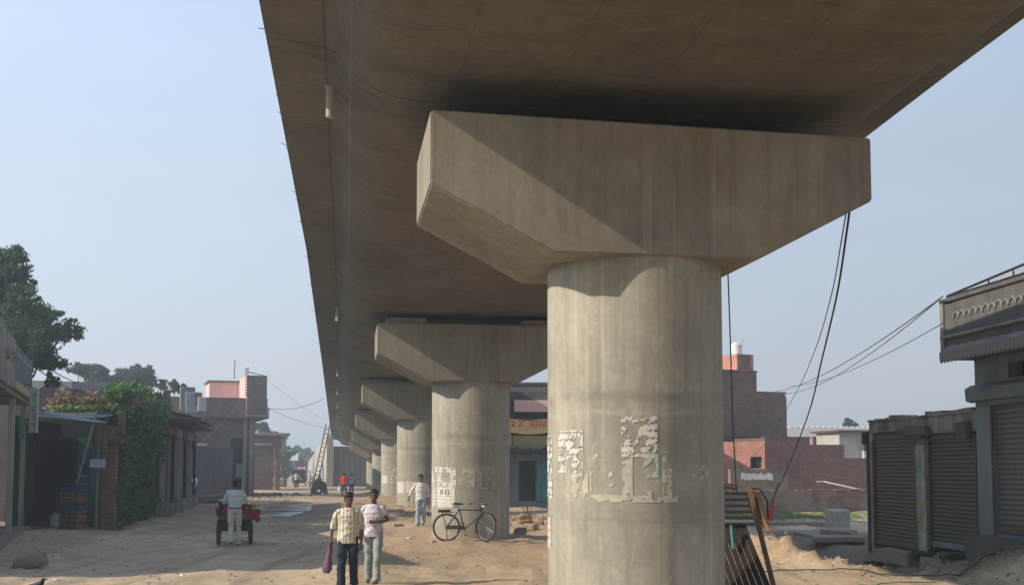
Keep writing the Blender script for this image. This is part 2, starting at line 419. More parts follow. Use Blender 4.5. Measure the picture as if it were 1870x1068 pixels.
# earth
t = NT('ground_earth'); o = t.obj()
n1 = t.noise(o, .12, 6, .6); n2 = t.noise(o, .9, 6, .65, .3); n3 = t.noise(o, 7, 6, .7)
col = t.ramp(n1, [(.35, (.37, .27, .165)), (.5, (.47, .35, .225)), (.65, (.54, .425, .285))])
col = t.mix(.55, col, t.ramp(n2, [(.3, .33), (.7, .66)]), 'OVERLAY')
col = t.mix(.6, col, t.ramp(n3, [(.3, .34), (.7, .64)]), 'OVERLAY')
# trodden streaks along the street
trk = t.noise(t.mapv(o, (1.9, .12, 1), rot=(0, 0, R(-8.7))), 1.0, 5, .6, .4)
col = t.mix(t.math('MULTIPLY', t.ramp(trk, [(.5, 0), (.62, 1)]), .5), col, (.25, .175, .11))
dk_ = t.noise(t.mapv(o, (1, .5, 1)), .8, 7, .7, .5)
col = t.mix(t.math('MULTIPLY', t.ramp(dk_, [(.54, 0), (.62, 1)]), .38), col, (.22, .155, .10))
# vertex painted zones: red earth, damp mud, dug spoil darkened and widened in place of deck shade
va = t.n('ShaderNodeVertexColor'); va.layer_name = 'soil'
sp = t.n('ShaderNodeSeparateColor'); t.l(va.outputs[0], sp.inputs[0])
col = t.mix(t.math('MULTIPLY', sp.outputs[0], t.ramp(n2, [(.3, .5), (.6, 1)])), col, t.mix(.6, (.39, .26, .165), t.ramp(n3, [(.3, .3), (.7, .65)]), 'OVERLAY'))
col = t.mix(t.math('MULTIPLY', sp.outputs[1], .8), col, t.mix(.6, (.20, .15, .105), t.ramp(n3, [(.3, .3), (.7, .65)]), 'OVERLAY'))
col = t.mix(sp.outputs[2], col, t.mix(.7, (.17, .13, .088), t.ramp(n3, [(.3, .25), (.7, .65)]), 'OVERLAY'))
# pebbles
vo = t.n('ShaderNodeTexVoronoi'); vo.inputs['Scale'].default_value = 9; t.l(t.mapv(o, (1, 1, 1)), vo.inputs['Vector'])
pk = t.ramp(vo.outputs['Distance'], [(.08, 1), (.16, 0)])
pk2 = t.math('MULTIPLY', pk, t.ramp(t.noise(o, 1.7, 3), [(.5, 0), (.62, 1)]))
col = t.mix(t.math('MULTIPLY', pk2, .5), col, (.5, .43, .34))
t.bump(t.math('ADD', t.math('ADD', t.noise(o, 3.5, 6, .7), t.math('MULTIPLY', t.noise(o, 22, 4, .7), .35)), t.math('MULTIPLY', pk2, .35)), .75, .05)
M['ground_earth'] = t.fin(col, .95, .15)

# water
t = NT('puddle_water'); o = t.obj()
t.bump(t.noise(t.mapv(o, (1.2, 5, 1), rot=(0, 0, .5)), 2.4, 5, .7), .9, .10)
M['puddle_water'] = t.fin((.24, .23, .22), .28, .9)

# ------------------------------------------------------------------ mesh helpers
class MB:
    def __init__(s): s.v = []; s.f = []; s.uvs = None
    def add(s, vs, fs):
        b = len(s.v); s.v += [tuple(p) for p in vs]; s.f += [tuple(b + i for i in f) for f in fs]; return s
    def box(s, x0, x1, y0, y1, z0, z1):
        return s.add([(x0, y0, z0), (x1, y0, z0), (x1, y1, z0), (x0, y1, z0), (x0, y0, z1), (x1, y0, z1), (x1, y1, z1), (x0, y1, z1)],
                     [(0, 3, 2, 1), (4, 5, 6, 7), (0, 1, 5, 4), (1, 2, 6, 5), (2, 3, 7, 6), (3, 0, 4, 7)])
    def bbox(s, x0, x1, y0, y1, z0, z1, c=.01):
        """bevelled box"""
        bm = bmesh.new(); bmesh.ops.create_cube(bm, size=1)
        for v in bm.verts:
            v.co = Vector(((x0 + x1) / 2 + v.co.x * (x1 - x0), (y0 + y1) / 2 + v.co.y * (y1 - y0), (z0 + z1) / 2 + v.co.z * (z1 - z0)))
        bmesh.ops.bevel(bm, geom=bm.edges[:], offset=c, segments=1, affect='EDGES')
        s.add([v.co[:] for v in bm.verts], [[v.index for v in f.verts] for f in bm.faces]); bm.free(); return s
    def bar(s, a, b, w, h=None, up=(0, 0, 1)):
        """square bar from a to b"""
        h = h or w; a = Vector(a); b = Vector(b); d = (b - a).normalized(); u = Vector(up)
        if abs(d.dot(u)) > .98: u = Vector((1, 0, 0))
        x = d.cross(u).normalized(); y = x.cross(d)
        vs = []
        for p in (a, b):
            for i, j in ((-1, -1), (1, -1), (1, 1), (-1, 1)): vs.append(p + x * i * w / 2 + y * j * h / 2)
        return s.add(vs, [(0, 1, 2, 3), (7, 6, 5, 4), (0, 4, 5, 1), (1, 5, 6, 2), (2, 6, 7, 3), (3, 7, 4, 0)])
    def tube(s, pts, r, n=8, ell=None, closed=False):
        """pts list of points, r radius or list (or list of (rx, ry)); caps rounded when r list ends small"""
        pts = [Vector(p) for p in pts]; k = len(pts)
        rs = r if isinstance(r, (list, tuple)) else [r] * k
        vs = []; px = None
        for i, p in enumerate(pts):
            if closed: d = (pts[(i + 1) % k] - pts[i - 1]).normalized()
            else: d = (pts[min(i + 1, k - 1)] - pts[max(i - 1, 0)])
            d = d.normalized() if d.length > 1e-9 else Vector((0, 0, 1))
            if px is None:
                u = Vector((1, 0, 0)) if abs(d.x) < .9 else Vector((0, 1, 0))
                px = (u - d * u.dot(d)).normalized()
            else: px = (px - d * px.dot(d)).normalized()
            py = d.cross(px)
            rr = rs[i] if isinstance(rs[i], (tuple, list)) else (rs[i], rs[i])
            for j in range(n):
                a = 2 * math.pi * j / n
                vs.append(p + px * math.cos(a) * rr[0] + py * math.sin(a) * rr[1])
        fs = []
        for i in range(k if closed else k - 1):
            i2 = (i + 1) % k
            for j in range(n):
                j2 = (j + 1) % n; fs.append((i * n + j, i * n + j2, i2 * n + j2, i2 * n + j))
        if not closed: fs.append(tuple(range(n - 1, -1, -1))); fs.append(tuple((k - 1) * n + j for j in range(n)))
        return s.add(vs, fs)
    def ball(s, c, r, n=10, m=7):
        c = Vector(c); r = r if isinstance(r, (tuple, list)) else (r, r, r)
        vs = [c + Vector((0, 0, -r[2]))]; fs = []
        for i in range(1, m):
            ph = math.pi * i / m - math.pi / 2
            for j in range(n):
                a = 2 * math.pi * j / n
                vs.append(c + Vector((math.cos(a) * math.cos(ph) * r[0], math.sin(a) * math.cos(ph) * r[1], math.sin(ph) * r[2])))
        vs.append(c + Vector((0, 0, r[2]))); T = len(vs) - 1
        for j in range(n): fs.append((0, 1 + (j + 1) % n, 1 + j)); fs.append((T, 1 + (m - 2) * n + j, 1 + (m - 2) * n + (j + 1) % n))
        for i in range(m - 2):
            for j in range(n):
                a = 1 + i * n; fs.append((a + j, a + (j + 1) % n, a + n + (j + 1) % n, a + n + j))
        return s.add(vs, fs)
    def prism(s, poly, axis, a, b):
        """poly 2D outline extruded along axis from a to b"""
        n = len(poly)
        def P(p, t): return {'x': (t, p[0], p[1]), 'y': (p[0], t, p[1]), 'z': (p[0], p[1], t)}[axis]
        vs = [P(p, a) for p in poly] + [P(p, b) for p in poly]
        fs = [tuple(range(n)), tuple(range(2 * n - 1, n - 1, -1))] + [(i, n + i, n + (i + 1) % n, (i + 1) % n) for i in range(n)]
        return s.add(vs, fs)
    def loft(s, rings, cap=True):
        n = len(rings[0]); vs = [p for r in rings for p in r]; fs = []
        for i in range(len(rings) - 1):
            for j in range(n): fs.append((i * n + j, i * n + (j + 1) % n, (i + 1) * n + (j + 1) % n, (i + 1) * n + j))
        if cap: fs.append(tuple(range(n - 1, -1, -1))); fs.append(tuple((len(rings) - 1) * n + j for j in range(n)))
        return s.add(vs, fs)
    def xform(s, mtx, start=0):
        for i in range(start, len(s.v)): s.v[i] = tuple(mtx @ Vector(s.v[i]))
        return s
    def rough(s, amt, fr=3.0, seed=0):
        for i, p in enumerate(s.v):
            a = (vnoise(p[0] * fr + seed, p[2] * fr + p[1] * 1.7), vnoise(p[1] * fr + seed + 9, p[2] * fr + 5), vnoise(p[0] * fr + 4, p[1] * fr + seed + p[2]))
            s.v[i] = tuple(p[k] + (float(a[k]) - .5) * 2 * amt for k in range(3))
        return s
    def build(s, name, mat, parent=None, smooth=False, label=None, kind=None):
        me = bpy.data.meshes.new(name); me.from_pydata(s.v, [], s.f); me.update()
        bm = bmesh.new(); bm.from_mesh(me); bmesh.ops.recalc_face_normals(bm, faces=bm.faces[:]); bm.to_mesh(me); bm.free()
        return link(name, me, mat, parent, smooth, label, kind)
def link(name, me, mat, parent=None, smooth=False, label=None, kind=None):
    if mat is not None:
        me.materials.clear(); me.materials.append(M[mat] if isinstance(mat, str) else mat)
    if smooth:
        me.polygons.foreach_set('use_smooth', [True] * len(me.polygons))
        if smooth != 'all':
            try: me.set_sharp_from_angle(angle=R(40))
            except Exception: pass
    o = bpy.data.objects.new(name, me); COL.objects.link(o)
    if parent is not None: o.parent = parent
    if label: o['label'] = label
    if kind: o['kind'] = kind
    return o
def tag(o, label=None, cat=None, group=None, kind=None):
    if label: o['label'] = label
    if cat: o['category'] = cat
    if group: o['group'] = group
    if kind: o['kind'] = kind
    return o
def thing(name, label, cat, loc=(0, 0, 0), rz=0, group=None):
    o = bpy.data.objects.new(name, None); COL.objects.link(o); o.empty_display_size = .2
    o.location = loc; o.rotation_euler = (0, 0, rz)
    return tag(o, label, cat, group)
def inst(src, name, parent, loc=(0, 0, 0), rot=(0, 0, 0), scale=(1, 1, 1)):
    """linked-data copy as a part"""
    o = src.copy(); o.name = name; COL.objects.link(o); o.parent = parent
    o.location = loc; o.rotation_euler = rot; o.scale = scale
    for k in ('label', 'category', 'group'):
        if k in o: del o[k]
    return o
def npmesh(name, V, Fq, mat, parent=None, smooth=False, kind=None):
    """fast mesh of quads from numpy arrays"""
    me = bpy.data.meshes.new(name); V = np.asarray(V, np.float32); Fq = np.asarray(Fq, np.int32)
    me.vertices.add(len(V)); me.vertices.foreach_set('co', V.ravel())
    k = Fq.shape[1]
    me.loops.add(Fq.size); me.loops.foreach_set('vertex_index', Fq.ravel())
    me.polygons.add(len(Fq)); me.polygons.foreach_set('loop_start', np.arange(0, Fq.size, k, dtype=np.int32))
    me.polygons.foreach_set('loop_total', np.full(len(Fq), k, np.int32)); me.update(calc_edges=True); me.validate()
    return link(name, me, mat, parent, smooth, None, kind)

# ------------------------------------------------------------------ ground
def graded(lo, hi, a, b, st, g=1.16):
    """fine spacing st inside [a,b], growing outside to [lo,hi]"""
    xs = list(np.arange(a, b + st, st)); d = st
    while xs[-1] < hi: d *= g; xs.append(xs[-1] + d)
    d = st; l = [a]
    while l[-1] > lo: d *= g; l.append(l[-1] - d)
    return np.array(l[:0:-1] + xs)
gx = graded(-2500, 2500, -17, 13, .16); gy = graded(-300, 4000, 14, 62, .2)
GX, GY = np.meshgrid(gx, gy)
GZ = hgt(GX, GY)
nx, ny = len(gx), len(gy)
idx = np.arange(nx * ny).reshape(ny, nx)
Fq = np.stack([idx[:-1, :-1].ravel(), idx[:-1, 1:].ravel(), idx[1:, 1:].ravel(), idx[1:, :-1].ravel()], 1)
ground = npmesh('ground', np.stack([GX.ravel(), GY.ravel(), GZ.ravel()], 1), Fq, 'ground_earth', smooth='all', kind='structure')
ca = ground.data.color_attributes.new('soil', 'FLOAT_COLOR', 'POINT')
x = GX.ravel(); y = GY.ravel()
nn = fbm(x * .5, y * .5, 3)
red = np.zeros_like(x)
for p in PIER_Y[1:4]:
    red = np.maximum(red, np.exp(-(((x - bridge_x(p)) / 3.2) ** 2 + ((y - p + 1) / 4.5) ** 2) ** 1.5))
red = np.maximum(red, .8 * bump2(x, y, 1.5, 38, 3, 4)); red = np.maximum(red, .7 * sstep(-7, -3, x + .154 * (y - 31)) * sstep(22, 27, y) * sstep(60, 50, y) * sstep(.45, .6, nn))
damp = np.clip(bump2(x, y, -11, 55, 3.5, 11, .15) * 1.3 * sstep(.3, .55, nn + .15), 0, 1)
damp = np.maximum(damp, .8 * bump2(x, y, -8.5, 44, 4.5, 1.6)); damp = np.maximum(damp, .75 * bump2(x, y, -7, 58, 4, 1.4, -.1))
damp = np.maximum(damp, .45 * sstep(-9.5, -11.5, x + .15 * (y - 25)) * sstep(80, 60, y) * sstep(.35, .6, nn))
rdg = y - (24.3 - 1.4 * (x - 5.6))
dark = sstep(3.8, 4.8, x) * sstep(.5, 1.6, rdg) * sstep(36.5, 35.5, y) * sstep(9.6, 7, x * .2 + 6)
dark = np.maximum(dark, sstep(3.8, 5, x) * sstep(.1, .9, rdg + .9 * sstep(6, 7.5, x)) * sstep(36.5, 35, y)) * .95  # dug earth spread to the ridge front, painting in the deck's shade
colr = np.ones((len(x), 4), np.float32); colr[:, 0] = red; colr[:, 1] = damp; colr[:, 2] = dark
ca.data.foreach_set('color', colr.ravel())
# ------------------------------------------------------------------ flyover
ANG = math.atan(-.154)            # heading of the bridge away from +Y  (negative = left)
def bpoint(u, s, z):
    """u across (right +), s = depth Y of the centre line, z"""
    return (bridge_x(s) + u * math.cos(ANG), s + u * math.sin(-ANG) , z)
fly = thing('flyover_deck', 'long curved-soffit concrete flyover deck running away over the piers', 'bridge deck', (0, 0, 0))
prof_half = [(0, 0), (1.2, .0), (2.25, .0), (2.5, .006), (2.72, .02), (2.92, .055), (3.1, .11), (3.25, .185), (3.38, .28), (3.48, .39), (3.54, .49), (3.60, .56), (3.68, .60), (3.72, .625), (3.95, .66), (4.2, .70), (4.37, .74), (4.39, .93), (4.3, .95), (2.2, 1.02), (0, 1.06)]
prof = [(-a, b) for a, b in prof_half[::-1]] + prof_half[1:]
arc = [0]
for i in range(1, len(prof)): arc.append(arc[-1] + math.hypot(prof[i][0] - prof[i - 1][0], prof[i][1] - prof[i - 1][1]))
def rwid(s):        # the right edge kinks out slightly near the camera
    return float(np.interp(s, [-20, 8, 13, 18, 30, 150], [-.75, -.45, -.12, .18, .0, 0]))
def lift(s): return .27 + float(np.interp(s, [8, 14, 30], [.20, .17, 0]))     # soffit above the caps
def lwid(s): return float(np.interp(s, [5, 13, 26], [.20, .16, .0]))
joints = [-6.0] + PIER_Y + [118.4]
for a, b in zip(joints[:-1], joints[1:]):
    ss = np.linspace(a + .012, b - .012, max(8, int((b - a) / 1.0)))
    V = []; UV = []
    for s in ss:
        z0 = cap_z(s) + lift(s)
        for (u, dz), ar in zip(prof, arc):
            k = rwid(s) * max(0, (u - 2.6) / 1.8) if u > 2.6 else (-lwid(s) * max(0, (-u - 2.6) / 1.8))
            V.append(bpoint(u + k, s, z0 + dz)); UV.append((s, ar))
    n = len(prof); k = len(ss); Fs = []
    for i in range(k - 1):
        for j in range(n - 1): Fs.append((i * n + j, (i + 1) * n + j, (i + 1) * n + j + 1, i * n + j + 1))
    me = bpy.data.meshes.new('deck_span'); me.from_pydata(V, [], Fs + [tuple(range(n)), tuple((k - 1) * n + j for j in range(n - 1, -1, -1))]); me.update()
    ul = me.uv_layers.new(name='UVMap')
    for lp in me.loops: ul.data[lp.index].uv = UV[lp.vertex_index]
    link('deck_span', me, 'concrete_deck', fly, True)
# drain pipes under the left wing
for s in [15.1, 21.0+.0, 33.2, 50.5, 60.0, 70, 80, 92]:
    if s == 21.0: continue
    z0 = cap_z(s) + lift(s) + .62
    x_, y_, _ = bpoint(-3.68 - lwid(s) * .6, s, 0)
    b = MB(); b.tube([(0, 0, 0.1), (0, 0, -.42)], .052, 12).tube([(0, 0, 0.02), (0, 0, -.03)], .075, 12)
    o = b.build('drain_pipe', 'plaster_pale', fly, True); o.location = (x_, y_, z0)
# rebar stubs sticking out of the left edge
random.seed(3)
for s in [9.3, 13.9, 16.2, 17.0, 18.6, 18.9, 21.5, 22.1, 24, 27.5, 31, 36, 44]:
    x_, y_, z_ = bpoint(-4.37 - lwid(s), s, cap_z(s) + lift(s) + .84)
    b = MB(); L = random.uniform(.05, .13); b.tube([(0.05, 0, 0), (-L, random.uniform(-.06, .06), random.uniform(.02, .12))], .006, 5)
    o = b.build('rebar_stub', 'rust', fly); o.location = (x_, y_, z_)

def torn(pier, pname, R0, th0, th1, z0, z1, keep, seed, mat, label=None, res=.009, off=.003, prints=0):
    """a torn paper remnant that follows the column; keep 0..1 = how much of it is left; angles from the camera side"""
    nu = max(3, int((th1 - th0) * R0 / res)); nv = max(3, int((z1 - z0) / res))
    U, Vv = np.meshgrid(np.linspace(0, 1, nu + 1), np.linspace(0, 1, nv + 1))
    th = th0 + (th1 - th0) * U; z = z0 + (z1 - z0) * Vv
    curl = .004 * fbm(U * 6 + seed, Vv * 6, 3)
    r = R0 + off + curl
    P = np.stack([r * np.sin(th), -r * np.cos(th), z], -1).reshape(-1, 3)
    uc = (U[:-1, :-1] + U[1:, 1:]) / 2; vc = (Vv[:-1, :-1] + Vv[1:, 1:]) / 2
    xx = uc * (th1 - th0) * R0; zz_ = vc * (z1 - z0)
    wx = xx + .05 * fbm(xx * 14 + seed, zz_ * 14, 3); wz = zz_ + .05 * fbm(xx * 14 + 40, zz_ * 14 + seed, 3)
    d = fbm((wx * .8 - wz * .6) * 15 + seed * 3.1, (wx * .6 + wz * .8) * 10 + seed * 1.7, 6)
    edge = np.minimum(np.minimum(uc, 1 - uc), np.minimum(vc, 1 - vc))
    if callable(keep): k = keep(uc, vc)
    else: k = keep
    mask = (d < np.quantile(d, .999) * 0 + (.25 + .5 * k)) | (k >= 1)
    mask &= ~((edge < .03) & (d > .55))
    idx = np.arange((nu + 1) * (nv + 1)).reshape(nv + 1, nu + 1)
    Fq = np.stack([idx[:-1, :-1], idx[:-1, 1:], idx[1:, 1:], idx[1:, :-1]], -1)[mask]
    if len(Fq) < 4: return None
    # one object per piece of paper: grow connected components
    lab = np.arange(P.shape[0])
    for _ in range(400):
        m = lab[Fq].min(1); l2 = lab.copy(); np.minimum.at(l2, Fq.ravel(), np.repeat(m, 4)); l2 = l2[l2]
        if (l2 == lab).all(): break
        lab = l2
    fl = lab[Fq[:, 0]]; ids, cnt = np.unique(fl, return_counts=True)
    big = cnt.max(); first = True; o = None
    for i_, c_ in sorted(zip(ids, cnt), key=lambda q: -q[1]):
        if c_ < max(5, big * .004): continue
        Fc = Fq[fl == i_]
        used, inv = np.unique(Fc, return_inverse=True)
        o = npmesh(pname if first else 'paper_scrap', P[used], inv.reshape(Fc.shape), mat, pier)
        me = o.data; ul = me.uv_layers.new(name='UVMap')
        uvs = np.stack([((th.ravel() - th0) * R0)[used], (z.ravel() - z0)[used]], 1)
        li = np.empty(len(me.loops), np.int32); me.loops.foreach_get('vertex_index', li)
        ul.data.foreach_set('uv', uvs[li].astype(np.float32).ravel())
        if label and first: o['label'] = label
        first = False
    return o
def paper(name, c, ink, rows=.085, amt=.5, block=14):
    """paper with rows of smudged unreadable print"""
    t = NT(name); u = t.uv(); s = t.n('ShaderNodeSeparateXYZ'); t.l(u, s.inputs[0])
    fr = t.math('FRACT', t.math('DIVIDE', s.outputs[1], rows))
    line = t.ramp(fr, [(.0, 0), (.28, 0), (.34, 1), (.62, 1), (.68, 0), (1, 0)])
    tx = t.ramp(t.noise(t.mapv(u, (1, .35, 1)), 55, 3, .7), [(.47, 0), (.52, 1)])
    area = t.ramp(t.noise(u, 5, 2), [(.38, 0), (.42, 1)])
    m = t.math('MULTIPLY', t.math('MULTIPLY', line, tx), t.math('MULTIPLY', area, amt))
    pic = t.math('MULTIPLY', t.ramp(t.noise(u, block, 5, .7), [(.56, 0), (.62, 1)]), amt * .8)
    base = t.mix(.5, c, t.ramp(t.noise(t.obj(), 12, 5), [(.3, .32), (.7, .62)]), 'OVERLAY')
    M[name] = t.fin(t.mix(t.math('MAXIMUM', m, pic), base, ink), .85, .2)
paper('paper_white', (.60, .58, .52), (.12, .11, .10))
paper('paper_print', (.57, .55, .50), (.07, .06, .06), amt=.9, block=11)
paper('paper_scrap', (.46, .43, .35), (.3, .27, .22), amt=.3)
paper('paper_greenish', (.42, .47, .40), (.3, .33, .28), amt=.4)
paper('paper_red_print', (.55, .50, .44), (.28, .09, .07), amt=.8)

def add_pier(k, Y, label, th):
    zc = cap_z(Y) - (.04 if k == 0 else 0); X = bridge_x(Y)
    x0, y0 = X, Y
    root = thing('bridge_pier', label, 'bridge pier', (x0, y0, 0), -ANG + 0, 'row of hammerhead flyover piers')
    zb = -.6; Rr = 1.07
    # column with UV in metres, split in rings
    n = 96; zs = np.linspace(zb, zc - 1.5, 30)
    V = []; UV = []
    for z in zs:
        for j in range(n + 1):
            a = 2 * math.pi * j / n
            V.append((Rr * math.cos(a), Rr * math.sin(a), z)); UV.append((a * Rr, z))
    Fs = []; m = n + 1
    for i in range(len(zs) - 1):
        for j in range(n): Fs.append((i * m + j, i * m + j + 1, (i + 1) * m + j + 1, (i + 1) * m + j))
    me = bpy.data.meshes.new('column'); me.from_pydata(V, [], Fs); me.update()
    ul = me.uv_layers.new(name='UVMap')
    for lp in me.loops: ul.data[lp.index].uv = UV[lp.vertex_index]
    link('column', me, 'concrete_column', root, 'all')
    # cap (hammerhead)
    H = 1.53; e = .80; t2 = 1.11
    poly = [(-2.62, 0), (2.62, 0), (2.62, -e), (1.22, -H), (-1.22, -H), (-2.62, -e)]
    bm = bmesh.new()
    vs = [bm.verts.new((p[0], -t2, zc + p[1] - (.017 * p[0] if k == 0 and p[1] == 0 else 0))) for p in poly]
    f = bm.faces.new(vs); r = bmesh.ops.extrude_face_region(bm, geom=[f])
    for v in r['geom']:
        if isinstance(v, bmesh.types.BMVert): v.co.y = t2
    bmesh.ops.recalc_face_normals(bm, faces=bm.faces[:])
    bmesh.ops.bevel(bm, geom=bm.edges[:], offset=.018, segments=2, affect='EDGES')
    me = bpy.data.meshes.new('pier_cap'); bm.to_mesh(me); bm.free()
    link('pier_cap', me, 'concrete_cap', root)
    if k == 0:
        MB().box(-2.1, 2.1, .15, .9, zc + .05, zc + .42).build('gap_shade_block', 'void_dark', root)  # added dark block; its colour stands in for the shade of the bearing gap
    for sgn in ((-1, 1) if k else ()):                     # bearing pedestals
        b = MB(); u0, u1 = (-2.38, -1.3) if sgn < 0 else (1.3, 2.38)
        vv = .62 if k == 0 else .95; b.box(u0, u1, -vv, .85, zc + .002, zc + .16); b.build('pedestal', 'concrete_cap', root)
        b = MB(); b.box((u0 + u1) / 2 - .25, (u0 + u1) / 2 + .25, -.6, .6, zc + .162, zc + lift(Y) + .03); b.build('bearing', 'rubber', root)
    return root
labs = ['nearest huge round pier with torn posters all round its shaft',
        'second round pier with the black bicycle leaning against it and a numbered notice',
        'third pier along, red notices behind the walking man in white shirt',
        'fourth pier along, white torn paper squares just left of the third shaft',
        'fifth pier along, mostly hidden behind the fourth one',
        'farthest pier standing just before the end wall of the flyover']
piers = [add_pier(i, y, labs[i], 0) for i, y in enumerate(PIER_Y)]
# posters of the near pier.  photo px -> angle on the shaft
def th(px, cx, rad, k): return math.asin(max(-.999, min(.999, (px - cx) / rad))) + VA[k]
# angle in the pier's frame of the direction towards the camera
VA = {}
for k, Y in enumerate(PIER_Y):
    X = bridge_x(Y); VA[k] = math.atan2(X, -Y) if False else -(math.atan2(X, Y)) + ANG
def cw(px0, px1, py0, py1, k, cx, rad):
    s = rad / 1.07 * 1.0
    zz = lambda py: CAMH - (py - 852) / (F / (PIER_Y[k] - 1.0))
    return th(px0, cx, rad, k), th(px1, cx, rad, k), zz(py1), zz(py0)
def P1(px0, px1, py0, py1, keep, seed, mat, name='torn_poster', **k):
    a, b, c, d = cw(px0, px1, py0, py1, 0, 1160, 160)
    return torn(piers[0], name, 1.07, a, b, c, d, keep, seed, mat, **k)
P1(1025, 1071, 784, 863, .62, 1, 'paper_print', label='torn poster with dark print lines')
P1(1050, 1070, 863, 908, .66, 2, 'paper_scrap')
P1(1000.8, 1013, 792, 912, .66, 3, 'paper_print')
P1(1001, 1009, 948, 1008, 1.2, 4, 'paper_red_print', name='notice', label='small intact notice with red border')
P1(1137, 1198, 760, 834, .50, 5, 'paper_print', label='half torn printed poster with dark pictures')
P1(1138, 1156, 834, 912, .56, 6, 'paper_scrap')
P1(1168, 1199, 828, 872, .50, 7, 'paper_greenish')
P1(1084, 1231, 903, 916, .66, 8, 'paper_scrap', label='long pale strip of paper left under the removed posters')
P1(1205, 1213, 824, 880, .6, 9, 'paper_greenish'); P1(1214, 1222, 855, 912, .58, 10, 'paper_scrap')
P1(1078, 1125, 822, 842, .26, 11, 'paper_scrap'); P1(1094, 1128, 850, 890, .28, 12, 'paper_scrap')
P1(1070, 1080, 866, 908, .5, 13, 'paper_scrap'); P1(1083, 1086, 862, 906, .6, 14, 'paper_scrap')
P1(1180, 1188, 895, 910, .7, 15, 'paper_scrap'); P1(1240, 1262, 820, 890, .17, 16, 'paper_greenish'); P1(1205, 1216, 880, 912, .3, 17, 'paper_scrap')
P1(1078, 1082, 772, 778, .7, 18, 'paper_scrap'); P1(1262, 1300, 830, 880, .10, 21, 'paper_greenish')
def P2(px0, px1, py0, py1, keep, seed, mat, name='torn_poster', **k):
    a, b, c, d = cw(px0, px1, py0, py1, 1, 865.5, 73)
    return torn(piers[1], name, 1.07, a, b, c, d, keep, seed, mat, res=.013, **k)
frame = lambda w_: (lambda u, v: np.where((u < w_) | (u > 1 - w_) | (v < w_) | (v > 1 - w_), .62, .06))
P2(793.5, 812, 851, 890, .55, 31, 'paper_white'); P2(806, 839, 853, 889, frame(.28), 32, 'paper_white', label='white ragged frame of a removed poster')
P2(846, 873, 855, 888, lambda u, v: np.where((v > .75) | (u > .7), .6, .15), 33, 'paper_scrap')
P2(882, 909, 853, 893, frame(.1), 34, 'paper_scrap', label='thin ragged outline of a removed poster')
P2(804, 838, 889, 926, 1.2, 35, 'paper_white', name='notice', label='white notice reading P 13', off=.006)
P2(793.4, 802, 891, 926, 1.2, 36, 'paper_red_print', name='notice')
def P3(px0, px1, py0, py1, keep, seed, mat, name='torn_poster', **k):
    a, b, c, d = cw(px0, px1, py0, py1, 2, 772, 44.5)
    return torn(piers[2], name, 1.07, a, b, c, d, keep, seed, mat, res=.022, **k)
P3(729.5, 742, 879, 900, 1.2, 41, 'paper_white', name='notice'); P3(744, 762, 878, 900, 1.2, 42, 'paper_red_print', name='notice', label='notice with a brown red border and print lines')
P3(733, 741, 848, 862, .3, 43, 'paper_scrap')
def P4(px0, px1, py0, py1, keep, seed, mat, name='torn_poster', **k):
    a, b, c, d = cw(px0, px1, py0, py1, 3, 731, 33)
    return torn(piers[3], name, 1.07, a, b, c, d, keep, seed, mat, res=.03, **k)
P4(701, 711, 868, 882, 1.2, 51, 'paper_white', name='notice'); P4(716, 728, 866, 882, frame(.3), 52, 'paper_white'); P4(711, 728, 850, 862, .35, 53, 'paper_white')

def text_mesh(txt, size, name='lettering'):
    c = bpy.data.curves.new('t', 'FONT'); c.body = txt; c.size = size; c.align_x = 'CENTER'; c.align_y = 'CENTER'; c.extrude = .001
    o = bpy.data.objects.new('t', c); COL.objects.link(o)
    dg = bpy.context.evaluated_depsgraph_get(); me = bpy.data.meshes.new_from_object(o.evaluated_get(dg))
    bpy.data.objects.remove(o); return me
def bend_text(me, root, Rr, thc, zc, mat, off=.012):
    for v in me.vertices:
        a = thc + v.co.x / Rr; r = Rr + off + v.co.z
        v.co = Vector((r * math.sin(a), -r * math.cos(a), zc + v.co.y))
    return link('lettering', me, mat, root)
a, b, c, d = cw(804, 838, 889, 926, 1, 865.5, 73)
me = text_mesh('P 13', .19); bend_text(me, piers[1], 1.07, (a + b) / 2, d - .15, 'cable_black')

# abutment and approach ramp
xa = bridge_x(118.6)
ab = thing('end_wall', 'ribbed grey end wall carrying the far end of the flyover', 'wall', (xa, 118.9, 0), -ANG)
zt = cap_z(118.4) + .25
b = MB(); b.box(-4.2, 4.2, 0, .6, -.5, zt); b.build('wall_face', 'plaster_dark', ab)
b = MB(); b.box(-4.75, -4.22, -.15, .9, -.5, zt + .9); b.box(4.22, 4.75, -.15, .9, -.5, zt + .9); b.build('wing_pillar', 'concrete_cap', ab)
for i in range(14):
    b = MB(); b.box(-.03, .03, -.03, .0, -.4, zt - .05); o = b.build('rib', 'plaster_grey', ab); o.location = (-4.0 + i * .61, 0, 0)
rp = thing('ramp_wall', 'sunlit panelled retaining wall of the ramp sloping down to the left', 'wall', (0, 0, 0))
pts = []
for i in range(9):
    f = i / 8; px = 597 - 52 * f ** .9; Y = 119.8 + 75 * f
    P = at(px, 800, Y); pts.append((P.x, Y, (zt + 1.0) * (1 - f ** 1.25) + .35))
